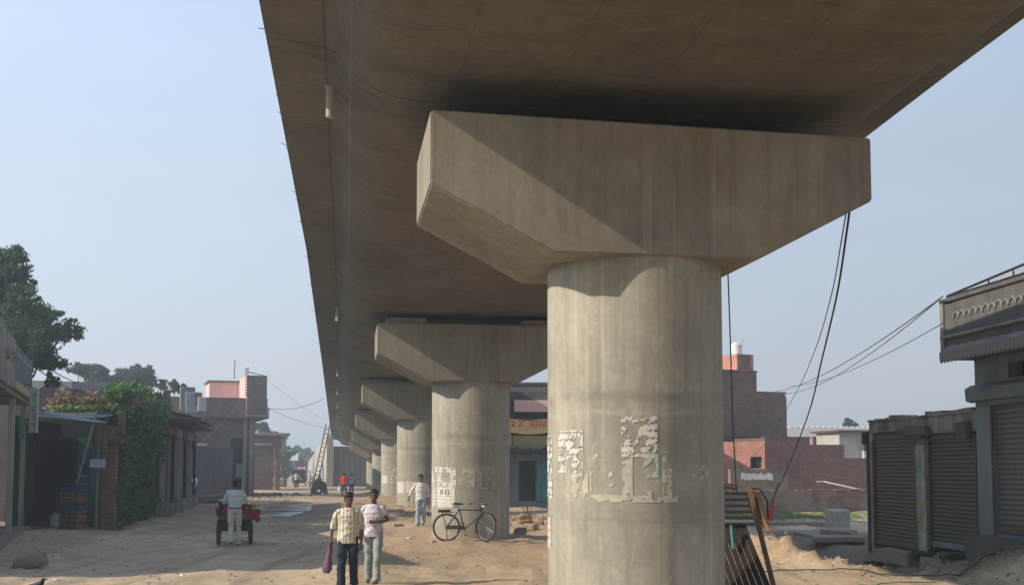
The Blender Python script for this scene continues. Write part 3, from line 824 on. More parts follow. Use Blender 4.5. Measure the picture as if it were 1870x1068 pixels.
for (x0, y0, z0), (x1, y1, z1) in zip(pts[:-1], pts[1:]):
    for j in range(3):
        f0, f1 = j / 3 + .01, (j + 1) / 3 - .01
        L = lambda f: (x0 + (x1 - x0) * f, y0 + (y1 - y0) * f, z0 + (z1 - z0) * f)
        p, q = L(f0), L(f1); b = MB()
        b.add([(p[0], p[1], -.5), (q[0], q[1], -.5), (q[0], q[1], q[2]), (p[0], p[1], p[2]), (p[0] + .4, p[1] + .1, -.5), (q[0] + .4, q[1] + .1, -.5), (q[0] + .4, q[1] + .1, q[2]), (p[0] + .4, p[1] + .1, p[2])],
              [(0, 1, 2, 3), (4, 7, 6, 5), (0, 4, 5, 1), (3, 2, 6, 7), (0, 3, 7, 4), (1, 5, 6, 2)])
        b.build('panel', 'plaster_pale', rp)
# ------------------------------------------------------------------ buildings
def frame_at(name, label, cat, p, q, z=0, group=None):
    """root at p, local x towards q (xy)"""
    return thing(name, label, cat, (p[0], p[1], z), math.atan2(q[1] - p[1], q[0] - p[0]), group)
SLAT = {}
def shutter(parent, x0, x1, z0, z1, y, mat, pitch=.095, rail='shutter_rust', gap=.0, label=None):
    """rolling shutter: backing, every slat a sub-part, bottom rail"""
    b = MB(); b.box(x0, x1, y, y + .03, z0, z1)
    sh = b.build('rolling_shutter', mat, parent, label=label)
    key = (round(x1 - x0, 3), mat, pitch)
    if key not in SLAT:
        L = x1 - x0; pr = [(0, 0), (-.018, .012), (-.026, pitch * .45), (-.018, pitch * .86), (0, pitch * .9)]
        b = MB(); b.prism([(p[0], p[1]) for p in pr], 'x', -L / 2 + .01, L / 2 - .01)
        SLAT[key] = b.build('slat', mat, sh); first = True
    else: first = False
    n = int((z1 - z0 - .14) / pitch)
    for i in range(n):
        loc = ((x0 + x1) / 2, y - .003, z0 + .14 + i * pitch)
        if first and i == 0: SLAT[key].location = loc
        else: inst(SLAT[key], 'slat', sh, loc)
    b = MB(); b.bbox(x0 + .01, x1 - .01, y - .045, y - .003, z0, z0 + .13, .008); b.build('bottom_rail', rail, sh)
    return sh
def wallbox(parent, x0, x1, y0, y1, z0, z1, mat, name='wall'):
    return MB().box(x0, x1, y0, y1, z0, z1).build(name, mat, parent)
def hole_wall(parent, x0, x1, z0, z1, y, thick, holes, mat, name='wall', rough=0):
    """wall with rectangular openings [(a,b,c,d)] facing -y at y"""
    xs = sorted({x0, x1, *[h[0] for h in holes], *[h[1] for h in holes]}); zs = sorted({z0, z1, *[h[2] for h in holes], *[h[3] for h in holes]})
    inside = lambda cx, cz: any(h[0] < cx < h[1] and h[2] < cz < h[3] for h in holes)
    bm = bmesh.new(); vd = {}
    def gv(x, z):
        if (x, z) not in vd: vd[(x, z)] = bm.verts.new((x, y, z))
        return vd[(x, z)]
    for a, b_ in zip(xs[:-1], xs[1:]):
        for c, d in zip(zs[:-1], zs[1:]):
            if not inside((a + b_) / 2, (c + d) / 2): bm.faces.new([gv(a, c), gv(b_, c), gv(b_, d), gv(a, d)])
    r = bmesh.ops.extrude_face_region(bm, geom=bm.faces[:])
    for v in r['geom']:
        if isinstance(v, bmesh.types.BMVert): v.co.y = y + thick
    bmesh.ops.recalc_face_normals(bm, faces=bm.faces[:])
    me = bpy.data.meshes.new(name); bm.to_mesh(me); bm.free()
    return link(name, me, mat, parent)
def ragged_top(parent, x0, x1, y0, y1, z, mat, n=14, amp=.12, name='coping', seed=1):
    """uneven broken top course: blocks of different height"""
    rr = random.Random(seed); w_ = (x1 - x0) / n; b = MB()
    poly = [(x0, z - .02)]
    for i in range(n):
        h = z + rr.uniform(0, amp); poly += [(x0 + i * w_, h), (x0 + (i + 1) * w_, h)]
    poly += [(x1, z - .02)]
    pl = [poly[0]]
    for p in poly[1:]:
        if (abs(p[0] - pl[-1][0]) + abs(p[1] - pl[-1][1])) > 1e-4: pl.append(p)
    b.prism(pl, 'y', y0, y1)
    return b.build(name, mat, parent)
def corrugated(parent, x0, x1, y0, y1, z0, z1, mat='corrugated', pitch=.09, amp=.018, name='roof_sheet', sag=0, seed=0):
    """sheet running from (y0,z0) to (y1,z1), corrugations along y"""
    n = max(8, int((x1 - x0) / pitch * 4)); m = 6
    V = []; rr = random.Random(seed)
    for j in range(m + 1):
        f = j / m
        for i in range(n + 1):
            x_ = x0 + (x1 - x0) * i / n
            V.append((x_, y0 + (y1 - y0) * f, z0 + (z1 - z0) * f + amp * math.sin(2 * math.pi * x_ / pitch) - sag * math.sin(math.pi * i / n) * (1 - f) + .02 * float(vnoise(x_ * 2 + seed, f * 3))))
    k = len(V); V += [(a, b_, c - .008) for a, b_, c in V]; Fs = []
    g = lambda j, i: j * (n + 1) + i
    for j in range(m):
        for i in range(n):
            Fs.append((g(j, i), g(j, i + 1), g(j + 1, i + 1), g(j + 1, i))); Fs.append((k + g(j, i), k + g(j + 1, i), k + g(j + 1, i + 1), k + g(j, i + 1)))
    for i in range(n): Fs.append((g(0, i), k + g(0, i), k + g(0, i + 1), g(0, i + 1)))
    b = MB(); b.v = V; b.f = Fs
    return b.build(name, mat, parent)
def window(parent, x0, x1, z0, z1, y, mat='void_dark', frame='wood_dark', bars=2):
    b = MB(); w_ = .06
    b.box(x0, x1, y, y + .06, z0, z0 + w_).box(x0, x1, y, y + .06, z1 - w_, z1).box(x0, x0 + w_, y, y + .06, z0 + w_, z1 - w_).box(x1 - w_, x1, y, y + .06, z0 + w_, z1 - w_)
    f = b.build('window', frame, parent)
    MB().box(x0 + w_, x1 - w_, y + .03, y + .045, z0 + w_, z1 - w_).build('pane', mat, f)
    for i in range(bars):
        xx = x0 + (x1 - x0) * (i + 1) / (bars + 1); MB().box(xx - .012, xx + .012, y + .005, y + .025, z0 + w_, z1 - w_).build('bar', frame, f)
    return f
def marks(w_, h, rows=1, seed=0, head=True, d=.004):
    """unreadable hand-painted writing: strokes hanging from a headline, in the x-z plane centred on 0"""
    rr = random.Random(seed); b = MB(); rh = h / rows
    for r_ in range(rows):
        zt_ = h / 2 - r_ * rh - rh * .15; x_ = -w_ / 2
        while x_ < w_ / 2 - rh * .4:
            n = rr.randint(2, 5); cw_ = rh * .42; x1_ = min(w_ / 2, x_ + n * cw_); th_ = rh * .09
            if head: b.box(x_, x1_, -d, 0, zt_ - th_, zt_)
            k = int((x1_ - x_) / cw_)
            for i in range(k):
                cx = x_ + (i + .5) * cw_; s_ = -d * .9
                if rr.random() < .8: b.box(cx + cw_ * .22, cx + cw_ * .22 + th_, s_, 0, zt_ - rh * .62, zt_ - th_)
                c = rr.random(); z_ = zt_ - rh * rr.uniform(.3, .45)
                if c < .5: b.tube([(cx - cw_ * .3, s_ / 2, z_ + rh * .12), (cx - cw_ * .1, s_ / 2, z_ + rh * .05), (cx + cw_ * .02, s_ / 2, z_ - rh * .06), (cx - cw_ * .12, s_ / 2, z_ - rh * .16), (cx - cw_ * .3, s_ / 2, z_ - rh * .1)], th_ * .5, 4)
                else: b.box(cx - cw_ * .3, cx + cw_ * .22, s_, 0, z_ - th_, z_)
            x_ = x1_ + rh * .28
    return b

# ---- right: low shop with two shutters
p0 = (8.9, 28.0); p1 = (9.47, 22.7)
rs = frame_at('shop_building', 'low stained concrete shop with two dark rusty rolling shutters', 'shop', p0, p1)
zg = .1
hole_wall(rs, 0.0, 5.28, -.4, 3.18, 0, .22, [(.17, 2.52, -.3, 2.88), (3.04, 5.16, -.3, 2.78)], 'plaster_stained', 'front_wall')
wallbox(rs, 0.0, .22, .225, 4.6, -.4, 3.18, 'plaster_stained', 'side_wall'); wallbox(rs, .225, 5.28, 4.4, 4.6, -.4, 3.18, 'plaster_stained', 'back_wall')
wallbox(rs, .05, 5.28, .23, 4.38, 2.9, 3.0, 'plaster_stained', 'roof_slab')
ragged_top(rs, -.02, 5.28, -.03, .20, 3.182, 'plaster_stained', 26, .10, 'parapet', 4)
shutter(rs, .19, 2.50, .17, 2.86, .07, 'shutter_olive', .088, label='left rolling shutter with bent rusty bottom rail')
sh2 = shutter(rs, 3.06, 5.14, .30, 2.76, .07, 'shutter_green', .088, 'paint_blue_grey', label='right rolling shutter with greenish upper half')
# painted middle post, guides
MB().bbox(2.545, 2.98, -.045, -.003, -.3, 2.55, .012).build('middle_post', 'column_paint', rs)
for xg in (.20, 2.47, 3.08, 5.11): MB().box(xg - .03, xg + .03, -.012, .03, .12, 2.7).build('guide_rail', 'rust', rs)
# broken dark lintel boxes and bits of projecting iron
for (a, b_, c, d, e) in [(1.75, 2.7, 2.82, 2.95, -.10), (2.3, 3.3, 2.76, 2.98, -.16), (2.55, 3.0, 2.66, 2.76, -.12), (4.6, 5.02, 2.64, 2.98, -.14)]:
    m = MB().bbox(a, b_, e, -.004, c, d, .015); m.rough(.05, 9, a); m.build('broken_lintel', 'plaster_dark', rs)
m = MB().bbox(-.34, -.02, -.05, .25, 2.62, 2.92, .02); m.rough(.02, 6); m.build('hood_box', 'void_dark', rs)
MB().bbox(-.14, -.006, -.03, .12, -.3, 2.9, .01).build('corner_post', 'steel_dark', rs)
b = MB().tube([(1.95, -.2, 2.58), (1.5, -.25, 2.66), (.9, -.22, 2.62)], .02, 5).tube([(3.5, -.2, 2.62), (4.1, -.26, 2.68), (4.6, -.2, 2.64)], .02, 5)
b.build('bent_rod', 'rust', rs, kind='stuff')
# painted marks on the middle post
m = marks(.3, 1.1, 4, 5, False).build('painted_mark', 'cloth_yellow', rs, kind='stuff'); m.location = (2.76, -.05, 1.1)
for i, xx in enumerate((1.2, 2.1, 3.6)):
    b = MB(); b.box(xx, xx + .9, -.5, -.05, gz(9.1, 27 - xx) - .2, gz(9.1, 27 - xx) + .10); b.rough(.05, 3, i)
    b.build('threshold', 'stone', rs)

# ---- right: taller building with balcony
tb = frame_at('corner_house', 'grey two-storey house with overhanging balcony and railing at right edge', 'house', (8.9 + .107 * 5.31, 28 - .994 * 5.31), (8.9 + .107 * 9, 28 - .994 * 9))
hole_wall(tb, 0, 7, -.3, 4.2, -.08, .3, [(.62, 3.6, .74, 3.26), (1.25, 2.35, 3.75, 4.05)], 'paint_blue_grey', 'front_wall')
wallbox(tb, 0, .3, .225, 6, -.3, 4.2, 'paint_blue_grey', 'side_wall')
wallbox(tb, .32, 6.9, .5, .55, 3.5, 4.18, 'void_dark', 'dark_room')
shutter(tb, .62, 3.6, .78, 3.25, .02, 'shutter_grey', .098, label='grey rolling shutter above a high step')
for xg in (.6, 3.58): MB().box(xg, xg + .05, -.115, -.083, .7, 3.25).build('guide_rail', 'rust', tb)
b = MB(); b.prism([(-.083, 3.34), (-.20, 3.38), (-.22, 3.62), (-.083, 3.70)], 'x', -.16, 7); b.build('canopy_slab', 'paint_blue_grey', tb)
b = MB(); b.box(.3, 7, -.55, -.09, -.2, .70); b.rough(.02, 2); b.build('step', 'plaster_dark', tb)
# balcony
yb = -.72
MB().box(-.02, 7, yb, 5.8, 4.2, 4.32).build('balcony_slab', 'plaster_dark', tb)
hole_wall(tb, -.02, 7, 4.325, 5.34, yb, .12, [], 'plaster_dark', 'balcony_wall')
MB().box(-.02, .10, yb + .123, 5.8, 4.325, 5.34).build('balcony_end_wall', 'plaster_dark', tb)
MB().bbox(-.06, 7, yb - .05, yb + .16, 5.345, 5.43, .012).build('coping', 'plaster_dark', tb)
MB().bbox(-.05, 7, yb - .06, yb - .003, 4.62, 4.68, .01).build('moulding', 'plaster_grey', tb)
MB().bbox(-.045, .08, yb - .05, yb - .003, 4.34, 5.34, .01).build('corner_strip', 'plaster_grey', tb)
# scalloped fringe under the balcony, one tile each
poly = [(0, .16), (0, .0), (.03, -.05), (.065, -.075), (.10, -.05), (.13, 0), (.13, .16)]
src = MB().prism(poly, 'y', -.012, .012).build('fringe_tile', 'plaster_grey', tb); src.location = (-.03, yb - .07, 4.2)
for i in range(1, 46): inst(src, 'fringe_tile', tb, (-.03 + i * .137, yb - .07, 4.2))
MB().prism([(yb - .055, 4.36), (yb - .0, 4.46), (yb - .0, 4.34)], 'x', -.03, 7).build('drip_band', 'plaster_grey', tb)
# row of arch reliefs
ap = []
for i in range(11): a = math.pi * i / 10; ap.append((.105 * math.cos(a), .105 * math.sin(a)))
ring = MB().tube([(p[0], 0, p[1]) for p in ap] , .024, 5).build('arch_relief', 'plaster_grey', tb, True); ring.location = (.55, yb - .012, 5.0)
for i in range(1, 24): inst(ring, 'arch_relief', tb, (.55 + i * .225, yb - .012, 5.0 + (.0 if i % 2 else -.02)))
# railing
for (x0_, z0_, x1_, z1_) in ((0.1, 5.49, 7, 5.86), (0.1, 5.47, 7, 5.49)):
    MB().tube([(x0_, yb + .05, z0_), (x1_, yb + .05, z1_)], .024, 6).build('rail', 'steel_dark', tb)
for i in range(1, 8): MB().tube([(i * .85, yb + .05, 5.43), (i * .85, yb + .05, 5.49 + .054 * i * .85)], .018, 5).build('rail_post', 'steel_dark', tb)
b = MB()
for i in range(110):
    x_ = .9 + i * .055; h = .03 + .054 * x_
    b.tube([(x_, yb + .05, 5.43), (x_ + h * .7, yb + .05, 5.46 + h)], .004, 3); b.tube([(x_ + h * .7, yb + .05, 5.43), (x_, yb + .05, 5.46 + h)], .004, 3)
b.build('wire_mesh', 'steel_grey', tb, kind='stuff')

# ---- right background: brick houses
RB = R(25)
bh = thing('brick_house', 'stepped dark red brick house with a white tank on its stair tower', 'house', (0, 0, 0), 0)
P = at(1300, 900, 64); bh.location = (P.x, P.y, 0); bh.rotation_euler = (0, 0, RB)
def ux(px, Y0=64, X0=P.x):   # photo px -> local x on a wall through the root at angle RB
    r = (px - 935) / F; t_ = (r * Y0 - X0) / (math.cos(RB) - r * math.sin(RB)); return t_
def zz(py, px, Y0=64, X0=None):
    t_ = ux(px); Y = Y0 + t_ * math.sin(RB); return CAMH - (py - 852) * Y / F
xa_, xb_, xc_, xd_ = ux(1240), ux(1383), ux(1437), ux(1400)
def prof_wall(parent, poly, y0, y1, mat, name='wall'): return MB().prism(poly, 'y', y0, y1).build(name, mat, parent)
z1_, z2_, z3_ = zz(679, 1350), zz(718, 1410), zz(645, 1363)
prof_wall(bh, [(xa_, -.3), (xc_, -.3), (xc_, z2_ - .25), (xc_ - .15, z2_), (xb_, z2_), (xb_, z1_), (xa_, z1_)], 0, 6, 'brick_dark')
MB().bbox(xa_, xc_ + .05, -.06, -.003, zz(798, 1380) - .05, zz(798, 1380) + .08, .01).build('string_course', 'plaster_dark', bh)
MB().bbox(xa_ - .02, xb_ + .05, -.06, .3, z1_ + .003, z1_ + .12, .02).build('coping', 'brick_dark', bh)
MB().bbox(xb_ + .06, xc_ + .02, -.04, .25, z2_ + .003, z2_ + .09, .02).build('coping', 'brick_dark', bh)
tx0, tx1 = ux(1354), ux(1384) + .02
MB().box(tx0, tx1, .35, 2.9, z1_ - .02, z3_).build('stair_tower', 'brick_pink', bh)
MB().bbox(tx0 + .12, tx1 - .2, .338, .348, z1_ + .13, z3_ - .05, .003).build('tower_patch', 'brick_dark', bh)
tank = thing('water_tank', 'white ribbed plastic water tank on top of the brick stair tower', 'water tank')
wx = (tx0 + tx1) / 2; c_, s_ = math.cos(RB), math.sin(RB)
tank.location = (bh.location.x + wx * c_ - 1.2 * s_, bh.location.y + wx * s_ + 1.2 * c_, z3_)
b = MB(); pts = []; rad = []
for i, zq in enumerate(np.linspace(0, .62, 14)): pts.append((0, 0, zq)); rad.append(.34 + (.012 if i % 2 else 0))
pts += [(0, 0, .68), (0, 0, .73)]; rad += [.27, .16]
b.tube(pts, rad, 18); b.build('tank_body', 'plaster_white', tank, True); MB().tube([(0, 0, .731), (0, 0, .78)], .14, 14).build('lid', 'plaster_white', tank)
MB().tube([(.3, 0, .5), (.36, 0, .9), (.36, 0, 1.0)], .015, 5).build('pipe', 'steel_grey', tank)

bl = thing('brick_outhouse', 'low red brick building with sunlit left end and small dark window opening', 'building', (0, 0, 0), RB)
P2_ = at(1290, 900, 60); bl.location = (P2_.x, P2_.y, 0)
def ux2(px, X0=P2_.x, Y0=60): r = (px - 935) / F; return (r * Y0 - X0) / (math.cos(RB) - r * math.sin(RB))
def zz2(py, px, Y0=60): return CAMH - (py - 852) * (Y0 + ux2(px) * math.sin(RB)) / F
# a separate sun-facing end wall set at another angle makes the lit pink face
a0, a1, a2, a3 = ux2(1396), ux2(1478), ux2(1540), ux2(1592)
zt1 = zz2(800, 1440); zt2 = zz2(812, 1510)
prof_wall(bl, [(a0, -.3), (a3, -.3), (a3, zz2(836, 1580)), (a2 + .05, zz2(836, 1560)), (a2 + .05, zz2(812, 1540)), (a1, zt2), (a1 - .01, zt1), (a0, zt1)], 0, 4, 'brick_red', 'front_wall')
MB().bbox(a0 - .05, a1 + .02, -.05, .3, zt1 + .003, zt1 + .08, .02).build('coping', 'brick_dark', bl)
b = MB(); lw = 3.1
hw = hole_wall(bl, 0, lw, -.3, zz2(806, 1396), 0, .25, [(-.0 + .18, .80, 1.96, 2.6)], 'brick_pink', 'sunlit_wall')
hw.location = (a0 - .004, -.004, 0); hw.rotation_euler = (0, 0, R(180) - R(46)); 
hw.scale = (1, -1, 1)
dk = MB().box(.1, .9, .26, .3, 1.9, 2.7).build('dark_opening', 'void_dark', bl); dk.location = (a0 - .004, -.004, 0); dk.rotation_euler = (0, 0, R(180) - R(46)); dk.scale = (1, -1, 1)
rw_ = random.Random(8); b = MB().prism([(i * .13, rw_.uniform(0, .12)) for i in range(17)] + [(2.08 - i * .13, rw_.uniform(.3, .45)) for i in range(17)], 'y', -.02, -.003); o = b.build('whitewash_patch', 'plaster_white', bl); o.location = (ux2(1318), -1.6, 1.32)
wallbox(bl, ux2(1300), a0 + .35, -1.58, -1.4, -.3, zz2(856, 1360), 'brick_brown', 'front_parapet')
# lean-to with grey pole in the front
q = thing('leaning_pole', 'pale pole lying slantwise on the brown boundary wall', 'pole'); A = at(1505, 879, 53); B = at(1577, 895, 52)
MB().tube([A, B], .04, 6).build('pole', 'plaster_pale', q); MB().tube([A, A + Vector((-.35, 0, 0))], .035, 6).build('pole_end', 'plaster_pale', q)

# brown boundary wall
A = at(1300, 900, 48); B = at(1640, 900, 52)
bw = frame_at('boundary_wall', 'long brown mud-brick boundary wall behind the grass strip', 'wall', A, B)
L = (B - A).length
wallbox(bw, 0, L, 0, .25, -.3, .98, 'brick_brown', 'wall_body')
cop = MB().bbox(-.11, .11, -.14, .14, 0, .05, .01).build('coping_brick', 'brick_red', bw); cop.location = (.2, .12, .99)
for i in range(1, int(L / .26)):
    if random.random() < .8: inst(cop, 'coping_brick', bw, (.2 + i * .26, .12 + random.uniform(-.03, .03), .985 + random.uniform(0, .03)), (0, 0, random.uniform(-.15, .15)))

# white building right behind
wb = thing('white_house', 'distant white house with long pale parapet behind the brick buildings', 'house', (0, 0, 0), R(12))
Pw = at(1440, 852, 95); wb.location = (Pw.x, Pw.y, 0)
MB().box(0, 12.5, 0, 6, -.3, 4.6).build('wall', 'plaster_dark', wb)
MB().box(-.2, 12.6, -.2, .02, 4.603, 5.35).build('parapet', 'plaster_white', wb)
MB().box(.3, 2.2, -.16, -.003, 3.5, 4.6).build('pink_panel', 'plaster_pink', wb)
mer = MB().box(0, .35, -.21, -.0, 0, .14).build('merlon', 'plaster_white', wb); mer.location = (.1, 0, 5.352)
for i in range(1, 24): inst(mer, 'merlon', wb, (.1 + i * .52, 0, 5.352))
wb2 = thing('white_shed', 'white painted room with a dark flat roof beside the low shop', 'shed', (0, 0, 0), R(14)); Pq = at(1534, 870, 75); wb2.location = (Pq.x, Pq.y, 0)
MB().box(0, 1.7, 0, 3, -.3, 4.35).build('wall', 'plaster_pale', wb2); MB().box(1.71, 4.5, -.15, 3, -.3, 4.35).build('white_wall', 'plaster_white', wb2)
MB().bbox(-.3, 4.8, -.45, 3.3, 4.353, 4.5, .02).build('roof_slab', 'rust', wb2); MB().box(1.72, 3.2, -.3, -.153, 3.1, 4.35).build('dark_box', 'rust', wb2)

# ---- shops seen between the second and the first pier
ms = thing('market_building', 'two-storey shop building with pink panel, orange lettered banner and turquoise door', 'shop', (-1.8, 57.5, 0), R(4))
hole_wall(ms, 0, 9, -.3, 2.75, 0, .2, [(2.15, 3.05, .3, 2.35), (3.15, 4.0, .3, 2.35)], 'paint_blue_grey', 'ground_floor_wall')
MB().box(0, 1.7, -.4, -.003, -.3, 2.35).build('red_brown_wall', 'paint_red_brown', ms)
MB().box(2.2, 3.0, .205, .25, .3, 2.35).build('dark_door', 'void_dark', ms)
d = MB().box(3.12, 4.02, -.06, -.01, .3, 2.35).build('turquoise_door', 'paint_turquoise', ms, label='turquoise wooden door')
for i in range(5): MB().box(3.14 + i * .175, 3.14 + i * .175 + .15, -.075, -.062, .34, 2.3).build('door_board', 'paint_turquoise', d)
MB().bbox(.1, 9, -.9, -.003, 2.80, 2.92, .02).build('canopy_slab', 'plaster_dark', ms)
for i in range(5): MB().bbox(1.2 + i * .75, 1.2 + i * .75 + .6, -.95, -.6, 2.93, 3.13, .04).build('canopy_sack', 'plaster_grey', ms)
MB().box(1.8, 9, -.5, -.003, 3.0, 3.62).build('yellow_board', 'plaster_yellow', ms, label='yellow painted fascia')
MB().box(0, 1.75, -.45, -.003, 2.95, 3.7).build('pink_board', 'plaster_pink', ms)
MB().box(0, 9, .01, 5, 2.76, 5.9).build('upper_wall', 'plaster_dark', ms)
MB().box(1.9, 4.3, -.35, .005, 4.85, 5.45).build('pink_panel', 'plaster_pink', ms)
b = MB(); n = 24; rr = []
for i in range(n + 1):
    x_ = .0 + i * .3; sg = .07 * math.sin(i * .55)
    rr.append([(x_, -.6 + .05 * math.sin(i * .9), 3.82 + sg - .06 * math.sin(math.pi * i / n)), (x_, -.6 + .07 * math.sin(i * .7 + 1), 4.48 + sg)])
V = [p for r_ in rr for p in r_]; b.add(V, [(2 * i, 2 * i + 2, 2 * i + 3, 2 * i + 1) for i in range(n)])
bn = b.build('cloth_banner', 'banner_cloth', ms, label='cream cloth banner with orange lettering')
o = marks(6.4, .5, 1, 3).build('lettering', 'banner_orange', bn, kind='stuff'); o.location = (3.3, -.69, 4.2)
o = marks(1.2, .14, 1, 4).build('lettering', 'banner_orange', bn, kind='stuff'); o.location = (.8, -.69, 3.93)
bb = thing('dark_house', 'tall dark grey house whose roof shows behind the orange banner', 'house', (-2.2, 68, 0), R(-3))
MB().box(0, 9, 0, 6, -.3, 7.0).build('wall', 'plaster_dark', bb); MB().bbox(-.1, 9.1, -.1, .2, 7.003, 7.15, .02).build('coping', 'plaster_dark', bb)
window(bb, 1.0, 1.8, 5.0, 6.0, -.07)

# ------------------------------------------------------------------ left side
# front shop with sign boards over its canopy
Lq = at(50, 852, 34.0); Lp = (Lq.x + .326 * 14.0, Lq.y - .945 * 14.0)
la = frame_at('roadside_shop', 'near shop at left edge with green and grey sign boards above the canopy', 'shop', Lp, (Lq.x, Lq.y))
LL = math.hypot(Lq.x - Lp[0], Lq.y - Lp[1])
hole_wall(la, 0, LL, -.3, 3.9, .9, .25, [(.4, 2.6, .3, 2.9), (3.2, 5.4, .3, 2.9), (6.2, 9.0, .3, 2.9), (LL - 3.6, LL - 1.9, .3, 2.9)], 'plaster_yellow', 'front_wall')
for (a_, b2) in ((.4, 2.6), (3.2, 5.4), (6.2, 9.0), (LL - 3.6, LL - 1.9)): shutter(la, a_, b2, .3, 2.9, 1.0, 'shutter_grey', .11)
MB().box(LL - .25, LL, 1.16, 6, -.3, 3.9).build('side_wall', 'plaster_stained', la)
MB().box(0, .25, 1.16, 6, -.3, 3.9).build('side_wall', 'plaster_stained', la)
MB().box(-.2, LL + .1, .0, 6, 3.905, 4.03).build('canopy_slab', 'plaster_stained', la)
MB().box(-.1, LL, -.2, .85, -.3, .28).rough(.02, 2).build('plinth', 'stone', la)
for xx in (LL - .15, LL - 4.0, .1): MB().bbox(xx - .07, xx + .07, .05, .2, .28, 3.9, .01).build('post', 'plaster_pale', la)
# boards
MB().bbox(LL - 5.6, LL + .05, -.06, .01, 4.032, 5.2, .01).build('green_board', 'board_green', la, label='faded green sign board with white lettering')
m = marks(4.9, .75, 1, 11).build('lettering', 'sign_grey', la, kind='stuff'); m.location = (LL - 2.8, -.062, 4.75)
MB().bbox(LL - 5.5, LL + .04, -.07, -.062, 4.08, 4.28, .003).build('yellow_strip', 'plaster_yellow', la)
MB().bbox(-.1, LL - 5.65, -.06, .01, 4.032, 5.3, .01).build('grey_board', 'board_grey', la, label='weather-streaked grey sign board')
m = marks(3.0, .8, 1, 12).build('lettering', 'board_grey', la, kind='stuff'); m.location = (LL - 7.4, -.062, 4.8)
for xx in (LL - 2.8, LL - .6, LL - 5): MB().tube([(xx, .02, 4.06), (xx, .02, 5.15)], .03, 5).tube([(xx, .02, 5.0), (xx, .9, 4.06)], .02, 5).build('board_strut', 'steel_dark', la, kind='stuff')
MB().bbox(LL - 3.2, LL - 1.5, -.02, .03, 2.85, 3.45, .01).build('green_valance', 'paint_green', la)
MB().tube([(LL - .9, .1, 3.35), (LL - .55, .3, 3.3), (LL - .35, .3, 3.33)], [.16, .2, .12], 10).build('rolled_awning', 'wood_brown', la, True)
# hanging vertical sign
hs = thing('hanging_sign', 'narrow upright grey-white hanging sign at the end of the shop canopy', 'sign')
hp = at(62, 745, 28.4); hs.location = hp; hs.rotation_euler = (0, 0, R(-20))
MB().bbox(-.14, .14, -.02, .02, -.62, .5, .01).build('panel', 'sign_white', hs)
m = marks(.9, .2, 1, 21).xform(Matrix.Rotation(R(90), 4, 'Y')).build('lettering', 'sign_blue', hs, kind='stuff'); m.location = (0, -.021, -.05)
MB().tube([(0, 0, .5), (-.25, 0, .62), (-.5, .2, .62)], .015, 5).build('bracket', 'steel_dark', hs)

# shed with sheet roof: dark open front between the shop and the brick pillar
S0 = at(56, 852, 33.7); S1 = at(192, 852, 34.0)
sd2 = frame_at('open_shed', 'dark open-fronted shed under a bent sheet-metal roof', 'shed', S0, S1)
SL = math.hypot(S1.x - S0.x, S1.y - S0.y)
corrugated(sd2, .1, SL + .12, -.15, 2.2, 3.55, 3.95, 'corrugated', .1, .012, sag=.06, seed=3)
MB().box(-.6, SL, 2.6, 2.72, -.2, 3.8).build('back_wall', 'wood_dark', sd2)
MB().box(-.7, -.6, .3, 2.58, -.2, 3.6).build('side_wall', 'tin_dark', sd2)
MB().box(SL - .1, SL, .3, 2.58, -.2, 3.4).build('side_wall', 'tin_dark', sd2)
for i in range(7):
    MB().box(-.4 + i * .25, -.4 + i * .25 + .23, 2.3, 2.34, .1, 2.9).build('back_board', 'wood_dark', sd2)
MB().bbox(-.5, .3, .25, 2.3, 2.9, 3.42, .04).build('roller_box', 'tin_dark', sd2)
MB().bbox(-.6, -.1, .2, .26, .1, 2.8, .01).build('green_panel', 'paint_green', sd2)
dp = MB().bbox(SL - 1.02, SL - .55, .9, .96, .15, 2.95, .01).build('door_leaf', 'paint_green', sd2, label='dark green door leaf with large pale letters S and T')
for ch, zc_ in (('S', 2.35), ('T', 1.55)):
    me = text_mesh(ch, .66)
    for v in me.vertices: v.co = Vector((v.co.x * .75, -v.co.z, v.co.y))
    o = link('lettering', me, 'sign_grey', dp); o.location = (SL - .82, .895, zc_)
MB().bbox(SL - .5, SL - .2, .4, .46, .9, 2.6, .01).build('green_door', 'paint_green', sd2)
for xx, w_, m_ in ((SL - .02, .11, 'wood_brown'), (SL - .2, .08, 'steel_grey'), (.0, .1, 'wood_dark')):
    MB().bar((xx, .0, -.1), (xx, 0.0, 3.5), w_).build('post', m_, sd2)
MB().tube([(SL - .25, -.12, 3.75), (SL - .75, -.45, 1.4)], .035, 6).build('pole', 'steel_grey', sd2)
MB().bbox(SL - .30, SL - .10, -.09, -.06, 2.6, 3.4, .01).build('plywood_strip', 'wood_brown', sd2)
mm = MB().add([(.05, -.28, 3.62), (.9, -.3, 3.50), (SL + .05, -.28, 3.36), (SL + .05, -.2, 3.40), (.9, -.2, 3.60), (.05, -.2, 3.72)], [(0, 1, 4, 5), (1, 2, 3, 4)]); mm.build('roof_edge', 'corrugated', sd2)

sg = thing('small_sign', 'small white sign with blue border and rows of print on the shed post', 'sign', at(178, 845, 33.2), math.atan2(S1.y - S0.y, S1.x - S0.x) * .25)
MB().bbox(-.22, .22, -.01, .01, -.19, .16, .005).build('panel', 'sign_white', sg)
MB().box(-.22, .22, -.014, -.011, .11, .16).box(-.22, .22, -.014, -.011, -.19, -.12).build('blue_border', 'sign_blue', sg, kind='stuff')
m = marks(.38, .18, 2, 33).build('lettering', 'paint_red_brown', sg, kind='stuff'); m.location = (0, -.012, 0)

